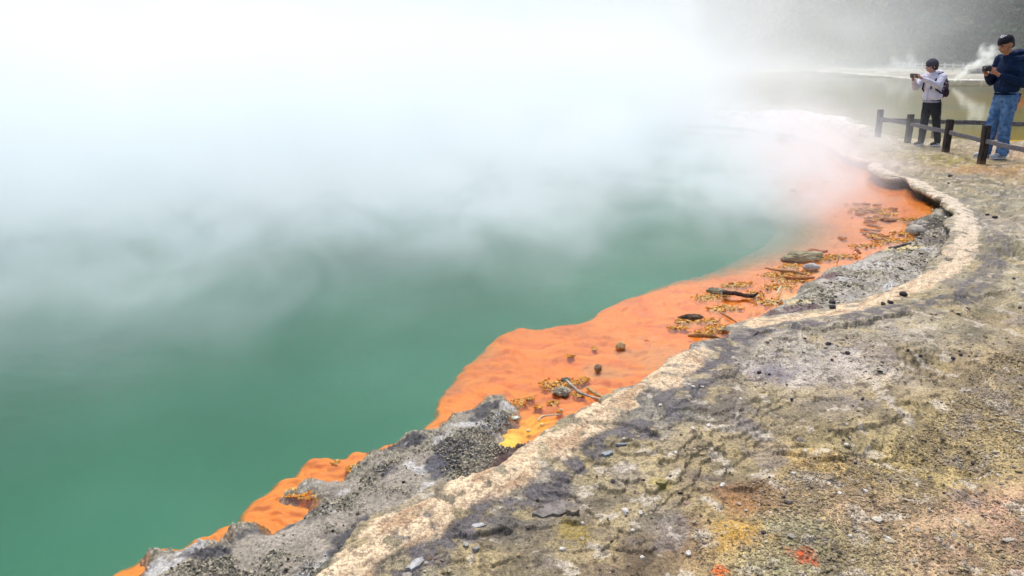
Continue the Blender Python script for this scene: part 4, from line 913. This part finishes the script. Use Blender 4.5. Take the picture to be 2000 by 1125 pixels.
def cloth_m(n, c, c2=None, sc_=30, b_=.35): return simple(n, srgb(*c, k=.78), srgb(*(c2 or [x * .75 for x in c]), k=.78), sc_, .9, b_, 160, .003, .15)
def hand(pr, wr, palm, grip, side, s=1.0):
    """palm, four bent fingers of different lengths and a thumb leaving the side of the palm"""
    wr, palm, grip = Vector(wr), Vector(palm), Vector(grip)
    f = (palm - wr).normalized(); up = Vector((0, 0, 1)); lat = f.cross(up).normalized() * side
    up2 = lat.cross(f).normalized() * (1 if side > 0 else -1)
    pr += [('c', wr, .024 * s, palm, .029 * s), ('c', palm - up2 * .020 * s, .022 * s, palm + up2 * .020 * s, .022 * s)]
    for k, (h_, L1, L2) in enumerate(((.030, .038, .026), (.010, .043, .030), (-.010, .040, .027), (-.028, .030, .022))):
        b_ = palm + f * .018 * s + up2 * h_ * s; m_ = b_ + f * L1 * s - lat * .004 * s; e = m_ + (grip - m_).normalized() * L2 * s
        pr += [('c', b_, .0100 * s, m_, .0092 * s), ('c', m_, .0092 * s, e, .0078 * s)]
    b_ = palm - f * .01 * s + up2 * .026 * s; m_ = b_ + up2 * .022 * s + f * .018 * s; e = m_ + (grip - m_).normalized() * .026 * s
    pr += [('c', b_, .012 * s, m_, .0105 * s), ('c', m_, .0105 * s, e, .0085 * s)]
def head_prims(c, s, tilt, yaw=0):
    """face looks along -x; tilt>0 looks down"""
    M = Matrix.Translation(c) @ Matrix.Rotation(yaw, 4, 'Z') @ Matrix.Rotation(-tilt, 4, 'Y')
    f = lambda x, y, z: M @ Vector((x * s, y * s, z * s))
    pr = []
    e = lambda p, r_: pr.append(('c', f(*p), r_ * s, f(*p), r_ * s))
    def el(p, rad): pr.append(('e', f(*p), tuple(q * s for q in rad), -tilt))
    el((.012, 0, .022), (.098, .078, .095)); el((-.022, 0, -.030), (.068, .060, .078)); el((-.050, 0, -.078), (.034, .036, .024))
    pr.append(('c', f(-.088, 0, .012), .009 * s, f(-.106, 0, -.026), .0145 * s)); e((-.098, .013, -.030), .010); e((-.098, -.013, -.030), .010)
    el((-.080, 0, .030), (.016, .050, .012)); el((-.086, 0, -.056), (.010, .022, .006)); el((-.084, 0, -.066), (.010, .019, .007))
    for q in (-1, 1):
        el((.010, .078 * q, -.012), (.018, .009, .030)); el((-.064, .038 * q, -.022), (.022, .020, .020))
    return pr, f
def place(o, px, py, rz, dz=0.0):
    p = P(px, py); z = gz(*p); o.location = (p[0], p[1], z + dz); o.rotation_euler = (0, 0, rz); return o
def empty(name, label=None, cat=None):
    o = bpy.data.objects.new(name, None); COL.objects.link(o); tag(o, label, cat); return o
def shoe(parent, x, y, yaw, up_c, sole_c, s=1.0, stripe=None):
    M = Matrix.Translation((x, y, 0)) @ Matrix.Rotation(yaw, 4, 'Z')
    f = lambda a, b_, c_: tuple(M @ Vector((a * s, b_ * s, c_ * s)))
    o = fuse('shoe', [('c', f(-.16, 0, .036), .036 * s, f(-.04, 0, .046), .042 * s), ('c', f(-.04, 0, .048), .044 * s, f(.055, 0, .055), .042 * s), ('c', f(.03, 0, .09), .045 * s, f(.055, 0, .05), .042 * s)], .006, up_c, parent, 3)
    for v_ in o.data.vertices: v_.co.z = max(v_.co.z, .012)
    so_ = fuse('sole', [('c', f(-.15, 0, .012), .043 * s, f(-.05, 0, .012), .044 * s), ('c', f(-.05, 0, .012), .042 * s, f(.065, 0, .012), .040 * s)], .006, sole_c, o, 1)
    for v_ in so_.data.vertices: v_.co.z = min(max(v_.co.z, .0), .026)
    if stripe:
        q = stripe[1]
        for k in range(q):
            a0, a1 = f(-.03 - .028 * k, -.040, .028), f(-.055 - .028 * k, -.030, .068)
            if q == 1: a0, a1 = f(.05, -.043, .034), f(-.06, -.041, .050)
            fuse('stripe', [('c', a0, .006 * s, a1, .0042 * s)], .003, stripe[0], o, 1)
    return o

# --- the man
man = empty('person', 'man in navy jacket and blue jeans looking down at the camera he holds', 'person')
SK = skin_m('skin_tan', (206, 152, 118)); HAIR = simple('black_hair', srgb(26, 23, 24), srgb(44, 38, 38), 90, .6, .6, 220, .004)
HC = (-.135, 0, 1.585)
hp, hf = head_prims(HC, 1.02, R(24))
prims = hp + [('c', (-.10, 0, 1.50), .056, (-.015, 0, 1.42), .066), ('e', (.0, 0, 1.20), (.10, .15, .24)), ('e', (.015, 0, .95), (.10, .15, .12))]
wrL, wrR = (-.27, -.115, 1.175), (-.29, .085, 1.18); pL, pR = (-.335, -.075, 1.225), (-.345, .065, 1.225); CAMC = Vector((-.385, -.005, 1.265))
prims += [('c', (.035, -.17, 1.38), .05, (.04, -.235, 1.07), .04), ('c', (.04, -.235, 1.07), .038, wrL, .026), ('c', (.0, .17, 1.38), .05, (-.06, .22, 1.08), .04), ('c', (-.06, .22, 1.08), .038, wrR, .026)]
FN, FF = (.03, -.085), (-.085, .10)
for q, (ax_, ay_) in ((-1, FN), (1, FF)):
    prims += [('c', (.03, .085 * q, .90), .075, ((ax_ + .01) * .5, ay_ * .95, .50), .052), ('c', ((ax_ + .01) * .5, ay_ * .95, .50), .05, (ax_ + .03, ay_, .08), .035)]
hand(prims, wrL, pL, CAMC + Vector((-.02, -.03, 0)), -1); hand(prims, wrR, pR, CAMC + Vector((-.02, .03, 0)), 1)
body = fuse('body', prims, .0055, SK, man, 2)
JK = cloth_m('navy_nylon', (22, 38, 66), (30, 50, 84), 12, .3); jp = [('e', (.005, 0, 1.24), (.130, .185, .22)), ('e', (.01, 0, 1.02), (.140, .185, .14)), ('e', (.02, 0, 1.38), (.115, .20, .09)), ('c', (-.055, 0, 1.445), .072, (.01, 0, 1.40), .10),
    ('c', (.035, -.185, 1.385), .073, (.045, -.245, 1.07), .066), ('c', (.045, -.245, 1.07), .064, (-.24, -.125, 1.16), .042), ('c', (.0, .185, 1.385), .073, (-.06, .225, 1.08), .064), ('c', (-.06, .225, 1.08), .062, (-.26, .095, 1.165), .042),
    ('e', (.075, 0, 1.455), (.075, .115, .055))]
jacket = fuse('jacket', jp, .009, JK, man, 5, .0065, 13, 1)
for v_ in jacket.data.vertices:
    if v_.co.z < .90: v_.co.z = .90 + (v_.co.z - .90) * .08
fuse('hood', [('c', (.10, -.085, 1.475), .036, (.13, 0, 1.49), .042), ('c', (.13, 0, 1.49), .042, (.10, .085, 1.475), .036), ('c', (.10, -.085, 1.475), .034, (.02, -.095, 1.485), .026), ('c', (.02, -.095, 1.485), .026, (-.07, -.06, 1.44), .020), ('c', (.10, .085, 1.475), .034, (.02, .095, 1.485), .026), ('c', (.02, .095, 1.485), .026, (-.07, .06, 1.44), .020)], .007, JK, jacket, 4, .003, 20, 2)
fuse('zip', [('c', (-.118, -.004, 1.33), .005, (-.138, -.004, 1.00), .005)], .004, simple('zip_metal', srgb(60, 70, 92)), jacket, 1)
fuse('hem_band', [('e', (.01, 0, .915), (.128, .172, .03))], .008, cloth_m('navy_rib', (18, 32, 56)), jacket, 2)
fuse('undershirt', [('e', (-.075, 0, 1.455), (.035, .045, .03))], .006, cloth_m('white_cotton', (222, 224, 226)), man, 2)
JN = cloth_m('blue_denim', (72, 108, 156), (112, 146, 186), 14, .4); pj = [('e', (.02, 0, .93), (.118, .160, .085)), ('e', (.04, 0, .86), (.122, .158, .10))]
for q, (ax_, ay_) in ((-1, FN), (1, FF)):
    kx = (ax_ + .01) * .5
    pj += [('c', (.03, .080 * q, .86), .104, (kx, ay_ * .92, .50), .078), ('c', (kx, ay_ * .92, .50), .078, (ax_ + .02, ay_, .10), .074), ('c', (ax_ + .02, ay_, .12), .076, (ax_ + .01, ay_, .06), .078)]
jeans = fuse('jeans', pj, .009, JN, man, 4, .0075, 12, 3)
for v_ in jeans.data.vertices: v_.co.z = max(v_.co.z, .05)
fuse('back_pocket', [('b', (.142, -.075, .86), (.012, .11, .13), .05)], .006, cloth_m('denim_pocket', (52, 90, 144)), jeans, 2)
SW, SS = cloth_m('white_leather', (220, 222, 228)), simple('sole_rubber', srgb(196, 198, 202))
for (ax_, ay_) in (FN, FF): shoe(man, ax_ - .0, ay_, .12, SW, SS, 1.0, (cloth_m('dark_stripe', (40, 46, 66)), 3))
hair = fuse('hair', [('e', hf(.030, 0, .030), (.094, .082, .086), -R(24)), ('c', hf(.075, 0, -.03), .052, hf(.06, 0, .02), .07)], .006, HAIR, man, 2)
CAPM = cloth_m('black_cap_cloth', (34, 34, 42), (48, 48, 58), 40)
capo = fuse('cap', [('e', hf(.008, 0, .062), (.108, .088, .072), -R(24)), ('c', hf(-.075, -.03, .050), .020, hf(-.105, 0, .046), .014), ('c', hf(-.075, .03, .050), .020, hf(-.105, 0, .046), .014)], .006, CAPM, man, 3)
WH = simple('white_print', srgb(228, 230, 234), rough=.6, bump=0)
for q in (-1, 1):
    fuse('emblem', [('c', hf(-.052, .008 * q, .122), .0065, hf(-.020, .030 * q - .010, .135), .0065), ('c', hf(-.020, .030 * q - .010, .135), .006, hf(.004, .022 * q - .020, .136), .004)], .003, WH, capo, 1)
for q in (-1, 1): fuse('eye', [('e', hf(-.080, .028 * q, .006), (.008, .014, .0055), -R(24))], .003, simple('dark_eye', srgb(30, 24, 22), rough=.3, bump=0), man, 0)
fuse('eyebrow', [('c', hf(-.090, -.045, .024), .0045, hf(-.096, -.016, .028), .0045)], .003, HAIR, man, 0); fuse('eyebrow', [('c', hf(-.090, .045, .024), .0045, hf(-.096, .016, .028), .0045)], .003, HAIR, man, 0)
fuse('mouth', [('c', hf(-.096, -.018, -.061), .003, hf(-.098, .018, -.061), .003)], .002, skin_m('lips', (150, 86, 78)), man, 0)
MAN = (1941, 306); place(man, *MAN, .22); man.scale = (1.055,) * 3
cobj = empty('digital_camera', 'small black camera held at chest height by the man in navy', 'camera')
BK = simple('black_plastic', srgb(22, 22, 25), srgb(32, 32, 36), 60, .45, .1, spec=.5)
fuse('camera_body', [('b', (0, 0, 0), (.040, .122, .074)), ('c', (.0, -.045, -.02), .026, (.0, -.045, .022), .026)], .004, BK, cobj, 2)
bm = bmesh.new(); bmesh.ops.create_cone(bm, cap_ends=True, segments=32, radius1=.033, radius2=.030, depth=.05, matrix=Matrix.Translation((-.042, 0, -.004)) @ Matrix.Rotation(-R(90), 4, 'Y'))
me = bpy.data.meshes.new('lens'); bm.to_mesh(me); bm.free(); lens = link('lens', me, BK, cobj)
bm = bmesh.new(); bmesh.ops.create_uvsphere(bm, u_segments=24, v_segments=12, radius=.024, matrix=Matrix.Translation((-.060, 0, -.004)) @ Matrix.Diagonal((.4, 1, 1, 1)))
me = bpy.data.meshes.new('lens_glass'); bm.to_mesh(me); bm.free(); link('lens_glass', me, simple('lens_glass', srgb(20, 24, 40), rough=.08, bump=0, spec=.8), lens)
fuse('flash_hump', [('b', (.0, .0, .042), (.03, .034, .018))], .003, simple('silver_trim', srgb(176, 178, 184), rough=.35, bump=0), cobj, 1)
man_M = Matrix.Translation(man.location) @ Matrix.Rotation(.22, 4, 'Z') @ Matrix.Scale(1.055, 4)
cobj.location = man_M @ CAMC; cobj.rotation_euler = (0, -.25, .30)

# --- the woman
wom = empty('person', 'person in pale lilac hoodie and black trousers photographing the lake with outstretched arms', 'person')
SK2 = skin_m('skin_fair', (214, 170, 150)); s_ = .86
HC2 = (-.185, .0, 1.335); hp, hf = head_prims(HC2, .90, R(10), R(-22))
prims = hp + [('c', (-.155, 0, 1.25), .045, (-.10, 0, 1.19), .055), ('e', (-.08, 0, 1.02), (.085, .125, .20)), ('e', (-.05, 0, .80), (.095, .13, .10))]
wL, wR = (-.52, -.115, 1.145), (-.515, .055, 1.12); qL, qR = (-.58, -.085, 1.17), (-.57, .03, 1.165); PH = Vector((-.62, -.03, 1.185))
prims += [('c', (-.07, -.15, 1.165), .04, (-.25, -.21, 1.03), .034), ('c', (-.25, -.21, 1.03), .034, wL, .022), ('c', (-.09, .145, 1.165), .04, (-.29, .165, .98), .034), ('c', (-.29, .165, .98), .034, wR, .022)]
GN, GF = (.115, -.085), (-.095, .075)
for q, (ax_, ay_) in ((-1, GN), (1, GF)):
    prims += [('c', (-.045, .072 * q, .76), .07, ((ax_ - .05) * .5, ay_ * .95, .42), .046), ('c', ((ax_ - .05) * .5, ay_ * .95, .42), .044, (ax_ + .02, ay_, .07), .03)]
hand(prims, wL, qL, PH, -1, .88); hand(prims, wR, qR, PH, 1, .88)
fuse('body', prims, .0055, SK2, wom, 2)
HD = cloth_m('lilac_fleece', (236, 232, 244), (224, 220, 236), 18, .3)
hd = fuse('hoodie', [('e', (-.075, 0, 1.03), (.118, .160, .19)), ('e', (-.06, 0, .85), (.128, .165, .13)), ('e', (-.085, 0, 1.15), (.10, .165, .075)), ('c', (-.135, 0, 1.205), .058, (-.08, 0, 1.16), .09),
    ('c', (-.07, -.155, 1.165), .060, (-.25, -.215, 1.03), .054), ('c', (-.25, -.215, 1.03), .053, (-.495, -.125, 1.132), .036), ('c', (-.09, .15, 1.165), .060, (-.29, .17, .985), .054), ('c', (-.29, .17, .985), .053, (-.49, .065, 1.11), .036)], .008, HD, wom, 5, .0055, 15, 7)
for v_ in hd.data.vertices:
    if v_.co.z < .735: v_.co.z = .735 + (v_.co.z - .735) * .08
fuse('hood', [('c', (-.01, -.075, 1.225), .036, (.02, 0, 1.235), .044), ('c', (.02, 0, 1.235), .044, (-.01, .075, 1.225), .036), ('c', (-.01, -.075, 1.225), .034, (-.09, -.085, 1.24), .024), ('c', (-.09, -.085, 1.24), .024, (-.17, -.045, 1.19), .018), ('c', (-.01, .075, 1.225), .034, (-.09, .085, 1.24), .024), ('c', (-.09, .085, 1.24), .024, (-.17, .045, 1.19), .018)], .007, HD, hd, 4, .002, 20, 2)
fuse('hem_band', [('e', (-.06, 0, .752), (.118, .152, .03))], .008, cloth_m('lilac_rib', (204, 200, 220)), hd, 2)
fuse('zip', [('c', (-.186, -.003, 1.14), .004, (-.190, -.003, .78), .004)], .0035, simple('zip_grey', srgb(160, 158, 176)), hd, 1)
fuse('tag', [('e', (-.19, -.05, .985), (.012, .022, .034))], .004, simple('dark_pouch', srgb(84, 90, 104)), hd, 1)
TR = cloth_m('black_cotton', (26, 28, 34), (36, 40, 48), 14, .4); pj = [('e', (-.05, 0, .77), (.112, .145, .08)), ('e', (-.04, 0, .70), (.110, .142, .09))]
for q, (ax_, ay_) in ((-1, GN), (1, GF)):
    kx = (ax_ - .05) * .5
    pj += [('c', (-.04, .072 * q, .71), .088, (kx, ay_ * .95, .42), .064), ('c', (kx, ay_ * .95, .42), .063, (ax_ + .02, ay_, .08), .052)]
tr = fuse('trousers', pj, .008, TR, wom, 4, .005, 16, 4)
for v_ in tr.data.vertices: v_.co.z = max(v_.co.z, .035)
SB, SL = cloth_m('black_canvas', (24, 24, 28)), simple('white_rubber', srgb(206, 206, 208))
for (ax_, ay_) in (GN, GF): shoe(wom, ax_, ay_, .15, SB, SL, .86, (simple('white_side_stripe', srgb(222, 222, 222), bump=0), 1))
fuse('hair', [('e', hf(.030, 0, .020), (.094, .080, .088), -R(8)), ('c', hf(.07, 0, -.04), .045, hf(.06, 0, .02), .06), ('c', hf(.03, -.062, -.03), .026, hf(.03, -.05, .02), .04), ('c', hf(.03, .062, -.03), .026, hf(.03, .05, .02), .04)], .006, HAIR, wom, 2)
fuse('beanie', [('e', hf(.008, 0, .055), (.104, .088, .076), -R(8)), ('e', hf(.006, 0, .022), (.103, .087, .024), -R(8))], .006, cloth_m('charcoal_knit', (70, 66, 76), (90, 86, 96), 80), wom, 3, .002, 30, 3)
for q in (-1, 1): fuse('eye', [('e', hf(-.080, .028 * q, .002), (.008, .013, .0055), -R(8))], .003, simple('dark_eye', srgb(30, 24, 22), rough=.3, bump=0), wom, 0)
fuse('mouth', [('c', hf(-.096, -.016, -.061), .003, hf(-.098, .016, -.061), .003)], .002, skin_m('lips', (160, 92, 86)), wom, 0)
WOM = (1811, 283); RZW = .42; place(wom, *WOM, RZW); wom_M = Matrix.Translation(wom.location) @ Matrix.Rotation(RZW, 4, 'Z')
ph = empty('smartphone', 'phone held level in both hands by the person in the lilac hoodie', 'phone')
fuse('phone_case', [('b', (0, 0, 0), (.012, .14, .072))], .004, simple('phone_case', srgb(88, 78, 74), rough=.4, bump=0), ph, 1)
bm = bmesh.new(); bmesh.ops.create_cube(bm, size=1, matrix=Matrix.Translation((.0075, 0, 0)) @ Matrix.Diagonal((.003, .126, .062, 1))); me = bpy.data.meshes.new('screen'); bm.to_mesh(me); bm.free()
link('screen', me, simple('dark_screen', srgb(50, 60, 66), rough=.1, bump=0), ph)
ph.location = wom_M @ PH; ph.rotation_euler = (0, -.15, RZW)
bp = empty('backpack', 'grey and plum patterned backpack worn over the lilac hoodie', 'backpack')
b = NB('backpack_cloth'); v = b.obj(); w_ = b.n('TexVoronoi'); b.L(v, w_.inputs['Vector']); w_.inputs['Scale'].default_value = 26
b.principled(b.mix(b.ss(w_.outputs['Distance'], .2, .5), srgb(190, 180, 190, k=.8), srgb(96, 74, 88, k=.8)), .9, .1); M_BP = b.m; DPL = cloth_m('plum_webbing', (70, 54, 66))
pack = fuse('pack', [('e', (.125, 0, 1.0), (.085, .125, .17)), ('e', (.11, 0, .90), (.10, .13, .10))], .008, M_BP, bp, 4, .004, 14, 3)
fuse('front_pocket', [('e', (.19, 0, .92), (.05, .10, .085))], .007, M_BP, pack, 3); fuse('top_flap', [('e', (.10, 0, 1.12), (.075, .10, .05))], .007, DPL, pack, 3)
fuse('side_pocket', [('e', (.12, -.12, .90), (.055, .035, .075))], .007, DPL, pack, 3)
for q in (-1, 1):
    pts = [(.05, .085 * q, 1.16), (-.03, .10 * q, 1.235), (-.12, .10 * q, 1.20), (-.185, .105 * q, 1.08), (-.165, .13 * q, .96), (-.06, .165 * q, .90), (.06, .13 * q, .89)]
    fuse('strap', [('c', a, .014, b_, .014) for a, b_ in zip(pts[:-1], pts[1:])], .006, DPL, bp, 1)
bp.location = wom.location; bp.rotation_euler = wom.rotation_euler

# --- far figure in red at the right edge
far = empty('person', 'distant standing figure in a red jacket on the far shore', 'person')
hp, hf = head_prims((0, 0, 1.60), 1.0, 0)
pr = hp + [('c', (0, 0, 1.5), .05, (0, 0, 1.42), .06), ('e', (0, 0, 1.15), (.10, .15, .3))]
jc = [('e', (0, 0, 1.22), (.14, .20, .25)), ('e', (0, 0, 1.0), (.14, .19, .16))]; tj = [('e', (0, 0, .9), (.12, .17, .1))]
for q in (-1, 1):
    pr += [('c', (0, .17 * q, 1.38), .05, (.02, .24 * q, 1.08), .04), ('c', (.02, .24 * q, 1.08), .036, (-.06, .24 * q, .86), .024), ('e', (-.075, .24 * q, .80), (.022, .03, .07)), ('c', (0, .09 * q, .9), .07, (0, .10 * q, .06), .035), ('c', (0, .1 * q, .04), .03, (-.14, .1 * q, .03), .028)]
    jc += [('c', (0, .19 * q, 1.38), .07, (.02, .25 * q, 1.08), .06), ('c', (.02, .25 * q, 1.08), .058, (-.055, .25 * q, .89), .042)]; tj += [('c', (0, .09 * q, .88), .095, (0, .10 * q, .10), .06)]
    for k in range(5): pr.append(('c', (-.08 + .012 * k, .24 * q, .76), .009, (-.08 + .012 * k, .245 * q, .70 + .01 * abs(k - 2)), .008))
fuse('body', pr, .010, SK, far, 2); fuse('jacket', jc, .012, cloth_m('red_jacket', (224, 52, 66), (236, 80, 84)), far, 3, .006); fuse('trousers', tj, .012, TR, far, 3); fuse('hair', [('e', (.02, 0, 1.64), (.10, .085, .09))], .012, HAIR, far, 1)
p = P(1999, 158); far.location = (p[0], p[1], -.02); far.rotation_euler = (0, 0, 1.1)
# dark boulder on the far shore
p = P(1904, 147, 0); rock('boulder', (p[0], p[1], -.05), (.62, .45, .42), (92, 92, 90), 'dark rounded boulder on the far shore beside the steam jet', 'boulder', 0, 4, 91, .2, (120, 120, 116), sink=.2)
